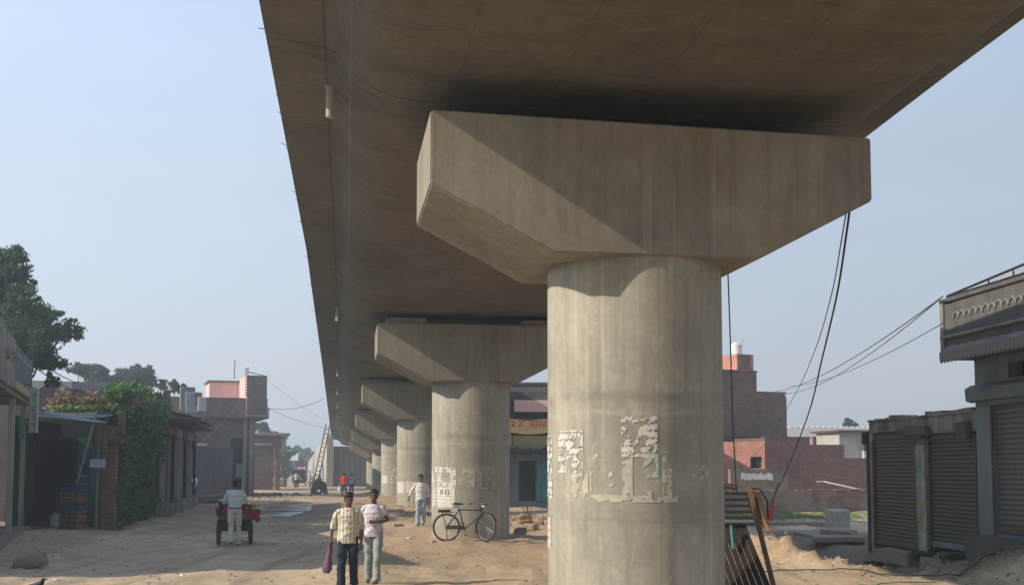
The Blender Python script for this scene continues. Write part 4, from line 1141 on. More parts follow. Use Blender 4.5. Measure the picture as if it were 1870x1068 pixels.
# stacked crates
cp = at(137, 900, 33.6); cg = gz(cp.x, 33.6)
ncr = 5
for i in range(ncr):
    labels = ['bottom orange bottle crate of the stack in the shed', 'second orange crate from the bottom of the stack', 'blue bottle crate in the middle of the stack', 'orange crate just under the topmost blue crate', 'blue crate on top of the stack in the shed']
    c = thing('bottle_crate', labels[i], 'crate', (cp.x + random.uniform(-.02, .02), 33.5, cg + .02 + i * .268), R(-12) + random.uniform(-.06, .06), 'stacked bottle crates')
    mt = 'crate_blue' if i in (2, 4) else 'crate_orange'
    b = MB(); w2, d2, h2 = .29, .2, .26
    b.box(-w2, w2, -d2, d2, 0, .02)
    for s1 in (-1, 1):
        b.box(-w2, w2, s1 * d2 - .012, s1 * d2 + .012, .0, .05); b.box(-w2, w2, s1 * d2 - .012, s1 * d2 + .012, .08, .15); b.box(-w2, w2, s1 * d2 - .014, s1 * d2 + .014, .20, h2)
        b.box(s1 * w2 - .012, s1 * w2 + .012, -d2, d2, .0, .15); b.box(s1 * w2 - .014, s1 * w2 + .014, -d2, d2, .20, h2)
        for s3 in (-1, -.33, .33, 1): b.box(s3 * w2 - .02, s3 * w2 + .02, s1 * d2 - .016, s1 * d2 + .016, 0, h2)
    b.build('crate_body', mt, c)
    b = MB()
    for ix in range(6):
        for iy in range(4): b.tube([(-.24 + ix * .096, -.15 + iy * .1, .022), (-.24 + ix * .096, -.15 + iy * .1, .17), (-.24 + ix * .096, -.15 + iy * .1, .24)], [.032, .032, .013], 6)
    b.build('bottles', 'void_dark', c, kind='stuff')
jp = at(103, 960, 34.6); jg = gz(jp.x, 34.5)
jr = thing('plastic_jerrycan', 'off-white plastic can standing on the ground by the crates', 'can', (jp.x, 34.5, jg + .02))
MB().tube([(0, 0, 0), (0, 0, .03), (0, 0, .3), (0, 0, .38), (0, 0, .42)], [.12, .15, .155, .1, .05], 14).build('can_body', 'plastic_white', jr, True)
MB().tube([(0, 0, .421), (0, 0, .46)], .04, 10).build('cap', 'sign_blue', jr)

# brick wall behind the shed, with dry weeds
wl = frame_at('parapet_wall', 'dark weathered brick wall rising behind the shed roof', 'wall', (S0.x - .3, S0.y + 3.0), (S1.x - 1.1, S1.y + 3.1))
WL = 1.35
wallbox(wl, -1.5, WL, 0, .3, -.2, 4.55, 'brick_grey', 'wall_body'); ragged_top(wl, -1.5, WL, -.02, .32, 4.553, 'brick_grey', 18, .08)

# brick shop under the vine
V0 = (S1.x + .10, S1.y + .35); V1 = at(292, 852, 45.2)
vb = frame_at('vine_covered_house', 'brick house almost hidden under a green creeper', 'house', V0, (V1.x, V1.y))
VL = math.hypot(V1.x - V0[0], V1.y - V0[1])
wallbox(vb, 4.6, VL, .35, 4.5, -.2, 4.25, 'brick_grey'); wallbox(vb, .3, 4.59, .35, .6, -.2, 3.9, 'brick_grey'); wallbox(vb, -.03, .45, -.1, .34, -.2, 3.3, 'brick_red', 'brick_pillar')
MB().bbox(-.1, .3, -.3, -.11, 3.05, 3.75, .02).build('timber_block', 'wood_brown', vb)
MB().bbox(-.2, 1.0, -.25, .3, 2.75, 2.95, .02).build('lintel', 'rust', vb)
MB().bbox(.5, 1.8, .1, .34, 2.4, 2.75, .02).build('dark_board', 'void_dark', vb)

# row of shops with sheet eaves
E0 = (V1.x + .05, V1.y + .25); E1 = at(352, 852, 61)
er = frame_at('terrace_shops', 'row of grey plank-fronted shops under broken sheet eaves', 'shop', E0, (E1.x, E1.y))
EL = math.hypot(E1.x - E0[0], E1.y - E0[1])
wallbox(er, 0, EL, .3, 6, -.3, 4.1, 'plaster_dark')
wallbox(er, -.05, EL, -.35, .29, -.3, .55, 'plaster_stained', 'plinth')
nb = 5
for i in range(nb):
    a_ = .3 + i * (EL - .3) / nb; c2 = a_ + (EL - .3) / nb * .72
    ob = MB().box(a_, c2, .16, .22, .56, 3.35).build('shop_front', 'shutter_grey' if i % 2 == 0 else 'plaster_grey', er)
    npl = 7
    for j in range(npl):
        w3 = (c2 - a_) / npl; MB().box(a_ + j * w3 + .01, a_ + (j + 1) * w3 - .01, .13 - .012 * (j % 2), .157, .58, 3.3).build('plank', 'shutter_grey' if i % 2 == 0 else 'plaster_grey', ob)
    MB().bbox(c2 + .12, c2 + .26, -.2, -.06, .55, 3.6, .01).build('post', 'plaster_pale' if i % 2 else 'wood_dark', er)
    MB().bbox(a_ - .1, c2 + .3, -.25, .12, 3.36, 3.72, .03).rough(.02, 2, i).build('signboard', 'sign_grey' if i % 2 else 'wood_brown', er)
for i in range(6):
    a_ = i * EL / 6; corrugated(er, a_, a_ + EL / 6 - .06, -1.05 - .15 * (i % 2), .6, 4.12 + .05 * (i % 3), 4.45, 'corrugated' if i % 3 else 'tin_dark', .11, .02, seed=i)
MB().box(0, EL + .4, -.95, .2, 3.98, 4.08).build('eave_beam', 'tin_dark', er)
for i, (px, py, s_, m_) in enumerate([(342, 728, .75, 'plaster_grey'), (352, 735, .7, 'sign_grey'), (361, 727, .4, 'brick_dark'), (369, 738, .45, 'plaster_pale'), (305, 722, .3, 'rust')]):
    Pm = at(px, py, 58 if i < 4 else 50)
    o = thing('roof_junk', ['leaning grey panel on the shop roof beside the tree', 'pale slab propped next to the leaning panel on the roof', 'small dark red brick box on the shop roof', 'pale upright post at the end of the shop roof', 'low rusty bundle lying on the shop roof'][i], 'roof clutter', Pm, R(20))
    b = MB().bbox(-s_ / 2, s_ / 2, -.08, .25, -s_ * .8, s_ * .8, .03).rough(.05, 2, i); b.build('slab', m_, o)
tp = thing('black_tarpaulin', 'long black tarpaulin hanging at the far end of the shop row', 'tarpaulin', at(345, 840, 61.5))
rings = []
for i in range(9):
    z_ = 2.0 - i * .42; rings.append([(.32 * math.sin(i * .4 + .6) * (1 if k2 else .9) * math.cos(k2 * .785) * .9 + .08 * math.sin(i), .18 * math.sin(k2 * .785), z_) for k2 in range(8)])
MB().loft(rings).rough(.05, 2).build('sheet', 'cloth_black', tp, True)

# grey two storey house facing the camera
GB = R(20)
Pg = at(350, 852, 76)
gh = thing('grey_house', 'two-storey unplastered grey house with pink sunlit roof rooms', 'house', (Pg.x, Pg.y, 0), GB)
def ug(px, Y0=76): r = (px - 935) / F; return (r * Y0 - Pg.x) / (math.cos(GB) - r * math.sin(GB))
def zg_(py, px, Y0=76): return CAMH - (py - 852) * (Y0 + ug(px) * math.sin(GB)) / F
g0, g1, g2 = ug(340), ug(460), ug(485)
hole_wall(gh, -3.2, g1, -.3, zg_(762, 420), 0, .25, [(ug(422), ug(445), .4, zg_(800, 430))], 'brick_grey', 'ground_floor_wall')
MB().box(-3.2, g1 - .02, .255, 7, -.3, zg_(765, 420)).build('house_core', 'void_dark', gh)
MB().box(g1 + .003, g1 + .2, .0, 7, -.3, zg_(762, 450)).build('side_wall', 'plaster_grey', gh)
for px in (447, 458): MB().bbox(ug(px) - .12, ug(px) + .12, -.35, -.1, -.3, zg_(762, px), .02).build('column', 'plaster_grey', gh)
zb0 = zg_(764, 420)
MB().bbox(-3.3, g2 + .1, -.9, 6.8, zb0, zb0 + .14, .02).build('balcony_slab', 'plaster_dark', gh)
MB().box(-3.25, g2, -.85, -.7, zb0 + .143, zg_(727, 400)).build('parapet', 'brick_grey', gh)
MB().box(g2 - .02, g2 + .13, -.86, 4, zb0 + .143, zg_(745, 485)).build('end_parapet', 'plaster_pale', gh)
tw0, tw1 = ug(449) - .1, ug(484) - .05
MB().box(tw0, tw1, -.95, 3.3, zb0 + .15, zg_(687, 460)).build('front_room', 'plaster_pink', gh)
MB().box(tw0 + .02, tw1 + .012, -.965, -.953, zb0 + .2, zg_(687, 460) - .02).build('brick_face', 'brick_grey', gh)
# toothed brick corner
tt = MB().box(-.14, 0, -.966, -.952, 0, .09).build('corner_brick', 'brick_grey', gh); tt.location = (tw0 + .02, 0, zb0 + 1.5)
for i in range(1, 11): inst(tt, 'corner_brick', gh, (tw0 + .02, 0, zb0 + 1.5 + i * .18))
rb = MB().box(1.35, 3.4, 3.4, 6.4, zb0 + .15, zg_(700, 380) + .35).build('back_room', 'plaster_pink', gh, label='pale pink room set back on the roof')
MB().bbox(1.2, 3.5, 3.25, 6.5, zg_(700, 380) + .353, zg_(700, 380) + .48, .02).build('roof_slab', 'plaster_grey', gh)
for px, h in ((428, 1.3), (449, .7)):
    o = MB().tube([(0, 0, 0), (.02, 0, h)], .03, 5).build('rooftop_rod', 'rust', gh); o.location = (ug(px), .6 if px == 428 else -.6, zg_(690, px) )
o = MB().tube([(0, 0, .25), (1.2, .2, 0.02)], .03, 5).build('rooftop_rod', 'rust', gh); o.location = (tw0 + .1, -.6, zg_(687, 460))
# plastered compound wall in front
cwl = thing('compound_wall', 'plain grey-green plastered wall with a patch of broken bricks on its corner', 'wall', tuple(at(346, 852, 73).xy) + (0,), GB)
MB().box(-2.5, 2.75, 0, .25, -.3, 3.35).rough(.0).build('wall_body', 'plaster_dark', cwl)
ragged_top(cwl, -2.5, 2.75, -.01, .26, 3.353, 'plaster_grey', 20, .05)
bk = MB().bbox(-.12, .12, -.1, .12, 0, .16, .02).build('loose_brick', 'stone_light', cwl); bk.location = (.1, .1, 3.40)
for i in range(1, 5): inst(bk, 'loose_brick', cwl, (.1 + i * .22, .1, 3.40), (0, 0, random.uniform(-.4, .4)))
# small wall meter box
MB().bbox(2.9, 3.6, -.15, .0, 1.3, 2.3, .02).build('meter_box', 'paint_blue_grey', gh)

# low brick house beyond
Pl = at(462, 852, 99)
lh = thing('small_brick_house', 'small red brick shop with a thick slab canopy beyond the grey house', 'shop', (Pl.x, Pl.y, 0), R(14))
hole_wall(lh, -.5, 1.75, -.3, 4.2, 0, .25, [(-.1, .9, 1.4, 3.1)], 'brick_dark', 'front_wall')
MB().box(-.1, .9, .255, .3, 1.4, 3.1).build('closed_shutter', 'plaster_grey', lh)
MB().box(-.5, 1.75, .31, 5, -.3, 4.2).build('house_core', 'brick_dark', lh)
MB().bbox(-.6, 3.1, -1.3, 5.2, 4.75, 5.0, .04).build('roof_slab', 'plaster_grey', lh)
MB().bbox(-.6, 2.3, -.7, .3, 4.2, 4.74, .04).build('fascia', 'brick_dark', lh)
MB().bbox(.1, 1.6, -.75, -.705, 3.9, 4.15, .02).build('signboard', 'sign_grey', lh)
MB().bbox(1.9, 2.3, -.4, 0, -.3, 4.7, .03).build('brick_pillar', 'brick_red', lh)

# distant houses and signs
for i, (px0, px1, pyt, Y, m_, lb) in enumerate([
    (548, 575, 835, 250, 'far_pink', 'distant salmon pink block at the end of the street'),
    (566, 590, 838, 262, 'brick_dark', 'distant brownish block right of the pink one'),
    (556, 561, 822, 246, 'far_pink', 'slim distant pink stair head above the pink block'),
    (470, 520, 800, 165, 'plaster_dark', 'dim grey house half lost in haze behind the trees')]):
    A = at(px0, pyt, Y); B = at(px1, pyt, Y)
    o = thing('distant_house', lb, 'house', (A.x, Y, 0), R(10), None)
    w_ = B.x - A.x
    MB().box(0, w_, 0, 7, -.5, A.z).build('wall', m_, o); MB().bbox(-.2, w_ + .2, -.2, 7.2, A.z + .01, A.z + .3, .05).build('roof_slab', m_, o)
    if w_ > 2.5: window(o, w_ * .3, w_ * .3 + 1.0, A.z - 2.4, A.z - 1.3, -.07)
A = at(530, 828, 200); B = at(545, 828, 200)
bs = thing('billboard', 'small distant white billboard above the street haze', 'billboard', ((A.x + B.x) / 2, 200, 0))
MB().bbox(-.75, .75, -.06, .06, A.z - 1.2, A.z + .05, .02).build('board', 'plaster_white', bs); MB().tube([(0, .1, -.3), (0, .1, A.z - .3)], .08, 6).build('pole', 'steel_grey', bs)
# roof wall far left behind
A = at(132, 696, 60); o = thing('flat_roof_house', 'pale flat-roofed house top just above the brick wall', 'house', (A.x, 60, 0), R(30))
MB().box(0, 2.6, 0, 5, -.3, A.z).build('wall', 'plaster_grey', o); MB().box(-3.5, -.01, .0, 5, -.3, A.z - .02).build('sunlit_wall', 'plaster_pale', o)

# near buildings out of frame on the left (their shade falls across the street)
nl = thing('street_shops', 'shops standing left of the camera, only their shade reaches the picture', 'shop', (-12.2, -8.5, 0), R(90))
hole_wall(nl, 0, 24.5, -.3, 3.6, 0, .3, [(1 + i * 3, 3.2 + i * 3, .2, 2.8) for i in range(8)], 'plaster_stained', 'front_wall')
for i in range(8): MB().box(1 + i * 3, 3.2 + i * 3, .31, .35, .2, 2.8).build('shutter', 'shutter_grey', nl)
MB().box(0, 24.5, .36, 7, 3.3, 3.6).build('roof_slab', 'plaster_grey', nl)
# ------------------------------------------------------------------ vegetation
def leaves(name, centers, n, size, mat, parent, seed=0, flat=0.0, kind=None, spread=1.0):
    """leaf-sized folded quads spread through ellipsoidal clumps  centers: (x,y,z,rx,ry,rz)"""
    rs = np.random.RandomState(seed); C = np.array(centers, float)
    vol = (C[:, 3] * C[:, 4] * C[:, 5]) ** .75; pk = rs.choice(len(C), n, p=vol / vol.sum())
    d = rs.normal(size=(n, 3)); d /= np.linalg.norm(d, axis=1)[:, None]
    r = rs.rand(n) ** .5 * rs.uniform(.65, 1.4, n) * spread
    p = C[pk, :3] + d * r[:, None] * C[pk, 3:6]
    a = rs.normal(size=(n, 3)); a /= np.linalg.norm(a, axis=1)[:, None]
    a = a * (1 - flat) + d * 0; a /= np.linalg.norm(a, axis=1)[:, None]
    b = np.cross(a, rs.normal(size=(n, 3))); b /= np.linalg.norm(b, axis=1)[:, None]
    c = np.cross(a, b)
    s = (size * (.6 + .8 * rs.rand(n)))[:, None]
    V = np.stack([p - a * s, p + b * s * .42 + c * s * .12, p + a * s, p - b * s * .42 + c * s * .12], 1).reshape(-1, 3)
    Fq = np.arange(4 * n).reshape(n, 4)
    return npmesh(name, V, Fq, mat, parent, 'all', kind)
def limb(b, p, q, r0, r1, seg=5, wob=.15, seed=0):
    rr = random.Random(seed); p = Vector(p); q = Vector(q); pts = []; rad = []
    for i in range(seg + 1):
        f = i / seg; k = (q - p).length * wob * math.sin(math.pi * f)
        pts.append(p + (q - p) * f + Vector((rr.uniform(-k, k), rr.uniform(-k, k), rr.uniform(-k, k) * .4))); rad.append(r0 + (r1 - r0) * f)
    b.tube(pts, rad, 7)
    return pts
def tree(label, base, trunk_h, clumps, n, leaf, mat, tr=.2, seed=0, group=None, name='broadleaf_tree', nsub=6):
    o = thing(name, label, 'tree', base, 0, group); b = MB()
    top = Vector((0, 0, trunk_h)); limb(b, (0, 0, -.3), top, tr, tr * .7, 6, .06, seed)
    for i, c in enumerate(clumps):
        if i % (nsub + 1) == 0: limb(b, top - Vector((0, 0, random.uniform(0, trunk_h * .25))), c[:3], tr * .4, .02, 5, .12, seed + i)
    b.build('trunk', 'bark', o, True)
    leaves('crown', clumps, n, leaf, mat, o, seed)
    return o
def clumps_from(px_list, Y, base, jy=1.2, sub=4, seed=0, k=1.2):
    """crown lobes given where they stand beyond the houses -> local clump ellipsoids (with smaller satellites)"""
    rr = random.Random(seed); out = []
    for (px, py, rp) in px_list:
        p = at(px, py, Y); r = rp * Y / F * k; y_ = rr.uniform(-jy, jy)
        out.append((p.x - base[0], y_, p.z - base[2], r * .66, r * .66, r * .55))
        for _ in range(sub):
            a = rr.uniform(0, 6.28); e = rr.uniform(-.8, 1.2); q = r * rr.uniform(.65, 1.05); s_ = r * rr.uniform(.2, .38)
            out.append((p.x - base[0] + math.cos(a) * q * math.cos(e), y_ + math.sin(a) * q * math.cos(e), p.z - base[2] + q * math.sin(e) * .9, s_, s_, s_ * .75))
    return out
Y = 40; bs_ = at(20, 852, Y); base = (bs_.x - 1.0, Y, 0)
cl = clumps_from([(-40, 560, 70), (0, 600, 62), (45, 610, 50), (10, 480, 30), (30, 520, 24), (-15, 500, 42), (70, 560, 26), (85, 600, 32), (110, 612, 20), (135, 596, 11), (112, 575, 10), (55, 640, 36), (75, 660, 22), (65, 690, 16), (20, 660, 36), (-30, 650, 60), (92, 640, 18), (38, 470, 9), (70, 545, 10), (-60, 470, 50)], Y, base, 1.6, 9, 5)
tree('big dark green tree with ragged crown behind the near left shop', base, 4.0, cl, 52000, .08, 'leaf_tree', .28, 5, nsub=9)
Y = 85; bs_ = at(165, 852, Y); base = (bs_.x, Y, 0)
cl = clumps_from([(165, 685, 24), (150, 676, 14), (188, 690, 20), (175, 672, 10), (200, 700, 16)], Y, base, 1.5, 7, 6)
tree('grey-green tree with spiky top above the pale flat-roofed house', base, 4.5, cl, 9000, .13, 'leaf_far', .2, 6, 'trees behind the left shops')
bs_ = at(245, 852, Y); base = (bs_.x, Y, 0)
cl = clumps_from([(235, 690, 24), (222, 684, 12), (255, 688, 18), (243, 672, 10), (262, 672, 7), (275, 695, 16), (290, 702, 10), (215, 700, 18)], Y, base, 1.5, 7, 7)
tree('open feathery tree directly above the creeper-covered house', base, 4.5, cl, 9000, .13, 'leaf_far', .2, 7, 'trees behind the left shops')
Y = 70; bs_ = at(325, 852, Y); base = (bs_.x, Y, 0)
cl = clumps_from([(320, 702, 9), (330, 712, 11), (342, 718, 8), (312, 712, 6)], Y, base, .6, 6, 8)
tree('small sapling crown above the shop row near the leaning roof panel', base, 4.5, cl, 2600, .09, 'leaf_far', .1, 8, 'trees behind the left shops')
for i, (Y, lst, lb, n) in enumerate([
    (125, [(478, 790, 14), (490, 800, 14), (470, 782, 8), (482, 776, 8), (500, 808, 12)], 'tree just right of the grey house, above the slab canopy', 5000),
    (150, [(508, 815, 12), (515, 800, 8), (518, 830, 13), (510, 842, 14), (505, 860, 12), (520, 862, 12), (516, 848, 8)], 'tall thin tree beside the small brick shop', 5500),
    (210, [(528, 830, 8), (534, 838, 10), (525, 848, 10), (545, 845, 9), (556, 846, 8)], 'faint blue-grey trees far down the street', 4000),
    (240, [(538, 822, 6), (545, 818, 5), (560, 826, 7), (552, 830, 8), (572, 830, 5)], 'hazy tree tops behind the distant pink block', 3500)]):
    bs_ = at(lst[0][0] + 6, 852, Y); base = (bs_.x, Y, 0)
    tree(lb, base, 2.5, clumps_from(lst, Y, base, 2, 6, 20 + i), n, .0016 * Y, 'leaf_far', .18, 20 + i, 'trees along the far street')
Y = 110; bs_ = at(1550, 852, Y); base = (bs_.x, Y, 0)
tree('small tree top above the white parapet beside the right shop', base, 4, clumps_from([(1550, 770, 8), (1545, 776, 7), (1557, 776, 6)], Y, base, .5, 6, 9), 1800, .12, 'leaf_far', .12, 9)

# creeper
vx = thing('creeper', 'thick bright green creeper hanging over the brick house front', 'climbing plant', (V0[0], V0[1], 0), vb.rotation_euler[2])
rr = random.Random(4); cl = []
for i in range(120):
    u = rr.uniform(.35, VL - 2.2) if i % 4 else rr.uniform(.35, VL * .55); f = rr.random()
    zlow = .15 + 2.2 * max(0, (u - VL * .62) / VL) ; z_ = zlow + (4.35 - zlow) * f; 
    rr_ = rr.uniform(.16, .42)
    cl.append((u, .12 - rr.uniform(0, .55) * (.3 + f), z_, rr_, rr_ * .7, rr_ * 1.1))
for i in range(26): u = rr.uniform(.2, VL - 2.6); cl.append((u, rr.uniform(-.3, .3), 4.3 + rr.uniform(-.1, .2) + .30 * math.sin(u / VL * 3.1), rr.uniform(.2, .4), .3, .2))
leaves('foliage', cl, 24000, .08, 'leaf_vine', vx, 14)
leaves('foliage_pale', [c for c in cl if 2.6 < c[2] < 4.2][:30], 3000, .075, 'leaf_vine_pale', vx, 15, spread=1.05)
b = MB()
for i in range(14): u = rr.uniform(.5, VL); limb(b, (u, -.02, 0), (u + rr.uniform(-.6, .6), .05, 4.3), .03, .012, 7, .08, i)
b.build('stem', 'bark', vx, kind='stuff')
wd = thing('dry_weeds', 'dry brown and lime weeds growing on the shed roof before the brick wall', 'weeds', (S0.x, S0.y + .6, 3.95), sd2.rotation_euler[2])
leaves('dry_stalks', [(.1 + i * .24, 1.0, .05 + .10 * (i % 3), .22, .35, .22 + .1 * (i % 2)) for i in range(11)], 1500, .07, 'leaf_dry', wd, 31)
leaves('green_weeds', [(.3 + i * .23, .6, -.08, .2, .35, .11) for i in range(10)], 900, .06, 'leaf_lime', wd, 32)

# grass strip and weeds on the right
rs = np.random.RandomState(5); n = 16000
gxp = rs.uniform(3, 22, n); gyp = 44 + (gxp - 3) * .10 + rs.normal(0, 1.4, n)
kk = fbm(gxp * .7, gyp * .7, 3) > .42; gxp = gxp[kk]; gyp = gyp[kk]; n = len(gxp); gzp = hgt(gxp, gyp)
a = rs.uniform(0, 6.28, n); h = rs.uniform(.04, .15, n); w_ = .014
V = np.stack([np.stack([gxp - np.cos(a) * w_, gyp - np.sin(a) * w_, gzp], 1), np.stack([gxp + np.cos(a) * w_, gyp + np.sin(a) * w_, gzp], 1), np.stack([gxp + rs.normal(0, .03, n), gyp + rs.normal(0, .03, n), gzp + h], 1)], 1).reshape(-1, 3)
g = npmesh('grass', V, np.arange(3 * n).reshape(n, 3), 'leaf_grass', None); tag(g, 'strip of short green grass along the foot of the brown boundary wall', 'grass', kind='stuff')
for i, (px, py, lb) in enumerate([(1700, 992, 'low green weed clump at the foot of the painted shop post'), (1610, 985, 'small weed tuft at the left corner of the low shop'), (1760, 1000, 'weeds under the gap of the right dark shutter')]):
    Yq = [24.8, 26.6, 23.3][i]; xq = (px - 935) / F * Yq - .12; 
    o = thing('weed_tuft', lb, 'weed', (xq, Yq, gz(xq, Yq))); leaves('blades', [(.15 * j - .3, .08 * (j % 2), .05, .14, .12, .09) for j in range(5)], 420, .045, 'leaf_tree', o, 60 + i)

# loose stones and clods everywhere
rs = np.random.RandomState(9); tmpl = np.array([(1, 0, -.3), (0, 1, -.3), (-1, 0, -.3), (0, -1, -.3), (.5, .5, .5), (-.5, .5, .55), (-.5, -.5, .5), (.5, -.5, .45)])
tf = np.array([(0, 1, 5, 4), (1, 2, 6, 5), (2, 3, 7, 6), (3, 0, 4, 7), (4, 5, 6, 7)])
def scatter(n, fx, fy, smin, smax, seed, mat, label):
    rs = np.random.RandomState(seed); X = fx(rs, n); Yy = fy(rs, n, X); s = smin + (smax - smin) * rs.rand(n) ** 4
    Z = hgt(X, Yy); a = rs.uniform(0, 6.28, n); jit = rs.uniform(.7, 1.3, (n, 8, 3))
    T = tmpl[None] * jit * s[:, None, None]; ca_, sa_ = np.cos(a)[:, None], np.sin(a)[:, None]
    Vx = T[..., 0] * ca_ - T[..., 1] * sa_ + X[:, None]; Vy = T[..., 0] * sa_ + T[..., 1] * ca_ + Yy[:, None]; Vz = T[..., 2] * .7 + Z[:, None] + (s * .1)[:, None]
    V = np.stack([Vx, Vy, Vz], -1).reshape(-1, 3); Fq = (tf[None] + (np.arange(n) * 8)[:, None, None]).reshape(-1, 4)
    return tag(npmesh('loose_stones', V, Fq, mat), label, 'stones', kind='stuff')
scatter(3500, lambda r, n: r.uniform(-15, 6, n), lambda r, n, X: 15 + 40 * r.rand(n) ** 1.6, .01, .05, 1, 'stone', 'loose grey grit and pebbles strewn over the street')
scatter(1500, lambda r, n: r.uniform(4.4, 10, n), lambda r, n, X: 24.3 - 1.4 * (X - 5.6) + r.normal(0, .9, n), .01, .06, 2, 'earth_red', 'sandy clods tumbled along the dug ridge on the right')
scatter(1500, lambda r, n: r.normal(1.2, 1.3, n), lambda r, n, X: 38.8 + r.normal(0, 1.2, n), .02, .11, 3, 'earth_red', 'reddish rubble heaped behind the second pier')
scatter(900, lambda r, n: r.normal(-4.3, 1.2, n), lambda r, n, X: 46.6 + r.normal(0, 1.0, n), .02, .10, 4, 'earth_red', 'reddish clods round the foot of the third pier')
scatter(800, lambda r, n: r.normal(-12.3, 1.0, n), lambda r, n, X: 28 + r.normal(0, 3.0, n), .01, .07, 6, 'stone_light', 'bits of rubble and litter before the left shed')
scatter(700, lambda r, n: r.normal(-18.0, 1.6, n), lambda r, n, X: 78 + r.normal(0, 4.0, n), .04, .22, 7, 'stone', 'heap of broken masonry in front of the grey house')
for sd_, m_, lb_ in ((81, 'sheet_white', 'tiny white paper and plastic litter scattered over the street'), (82, 'sign_blue', 'tiny blue wrappers scattered over the street'), (83, 'wood_brown', 'small brown twigs and scraps scattered over the street')):
    o = scatter(90 if sd_ != 83 else 260, lambda r, n: r.uniform(-14, 9, n), lambda r, n, X: 17 + 34 * r.rand(n) ** 1.4, .012, .05, sd_, m_, lb_); o.name = 'litter'; o['category'] = 'litter'
def rock(name, label, p, s, mat='stone', rot=0, cat='stone', seed=0, sink=.1):
    o = MB().bbox(-s[0], s[0], -s[1], s[1], -s[2] * sink, s[2] * 2, min(s) * .35)
    bm = bmesh.new(); me = bpy.data.meshes.new('t'); me.from_pydata(o.v, [], o.f); bm.from_mesh(me)
    bmesh.ops.subdivide_edges(bm, edges=bm.edges[:], cuts=2, use_grid_fill=True)
    o.v = [v.co[:] for v in bm.verts]; o.f = [[v.index for v in f.verts] for f in bm.faces]; bm.free()
    o.rough(min(s) * .45, 1.6 / max(s), seed).rough(min(s) * .2, 4 / max(s), seed + 3).rough(min(s) * .08, 9 / max(s), seed + 5)
    r_ = o.build(name, mat); r_.location = p; r_.rotation_euler = (random.uniform(-.1, .1), random.uniform(-.1, .1), rot); return tag(r_, label, cat)
def on(px, py, dz=0):
    """ground point seen at a photo pixel"""
    d = ray(px, py); t_ = 5
    while t_ < 400 and CAMH + d.z * t_ > gz(d.x * t_, t_): t_ += .05 + t_ * .002
    return Vector((d.x * t_, t_, gz(d.x * t_, t_) + dz))
rock('boulder', 'flat rough grey boulder lying on the dirt at bottom left', on(56, 1036), (.30, .22, .12), 'stone', .3, seed=1)
rock('rubble_block', 'pale lump of rubble beside the compound wall left of the cart man', on(385, 908), (1.0, .6, .38), 'stone_light', .2, seed=2)
rock('rubble_block', 'long low rubble lump nearer than the pale one by the street edge', on(372, 918), (1.2, .5, .2), 'stone', .1, seed=3)
rock('rubble_block', 'grey heap of broken stone under the small brick shop', on(492, 888), (1.6, .9, .45), 'stone', .1, seed=4)
rock('rubble_block', 'smaller stone heap on the right edge of the masonry pile', on(465, 890), (.8, .7, .5), 'stone', .7, seed=5)
for i, (px, py) in enumerate([(958, 955), (972, 968), (950, 975), (985, 958)]):
    rock('earth_lump', ['pointed dark earth lump behind the second pier', 'broad earth lump in front of the pointed one', 'low clod touching the right side of the second pier', 'earth lump half hidden by the nearest pier'][i], on(px, py), (.2 - .02 * i, .16, .09 + .05 * (i == 0)), 'earth_red', i, 'earth lump', 40 + i)
b = MB()
for i in range(7): b.tube([(0, 0, 0), (random.uniform(-.3, .3), random.uniform(-.2, .2), random.uniform(.3, .75))], [.03, .012], 5)
o = b.build('dead_stump', 'wood_brown', kind=None); o.location = on(965, 955); tag(o, 'small dead stump with upright twigs in the rubble behind pier two', 'stump')
# concrete ledge, block and slabs on the right
Lg = frame_at('concrete_ledge', 'long low concrete kerb running along the far side of the trench', 'kerb', (5.0, 37.4), (10.9, 38.2))
MB().bbox(-1.5, 5.9, 0, .8, -.6, .20, .03).rough(.03, 1.5).build('ledge_body', 'stone', Lg)
o = MB().bbox(-.32, .32, -.28, .28, -.2, .68, .05).rough(.03, 3, 2).build('concrete_block', 'stone_light'); o.location = (10.55, 36.6, .0); o.rotation_euler = (0, 0, .15); tag(o, 'upright pale concrete block at the end of the long kerb', 'block')
rock('broken_slab', 'tilted broken slab right below the pale concrete block', (9.5, 34.3, -.05), (.75, .6, .09), 'stone', .3, 'slab', 9)
rock('broken_slab', 'lower slab sliding into the trench beside the low shop', (9.1, 31.6, -.02), (.7, .5, .08), 'stone', -.2, 'slab', 10)
rock('broken_slab', 'slab lying against the left corner of the low shop', (9.75, 33.2, .0), (.6, .5, .08), 'stone', .9, 'slab', 11)
o = MB().tube([(0, 0, -.1), (.02, 0, .55)], .02, 6).build('pipe_stub', 'paint_turquoise'); o.location = (6.65, 34.5, gz(6.65, 34.5)); tag(o, 'thin turquoise pipe standing up in the trench', 'pipe')
def ground_line(name, label, pts, r, mat, lift=.02):
    P_ = []
    for (x0, y0), (x1, y1) in zip(pts[:-1], pts[1:]):
        for f in np.linspace(0, 1, 14)[:-1]: X_, Y_ = x0 + (x1 - x0) * f, y0 + (y1 - y0) * f + .12 * math.sin(f * 6 + x0); P_.append((X_, Y_, gz(X_, Y_) + lift))
    return tag(MB().tube(P_, r, 5).build(name, mat), label, 'cable')
ground_line('ground_cable', 'thin dark cable lying across the sandy ground at lower right', [(4.3, 22.3), (6.2, 22.0), (8.2, 20.4), (9.6, 20.9)], .012, 'cable_black', .04)
ground_line('ground_hose', 'second cable looping down the bank below the shops', [(7.9, 20.0), (6.2, 19.3), (5.2, 18.8)], .01, 'cable_green', .03)

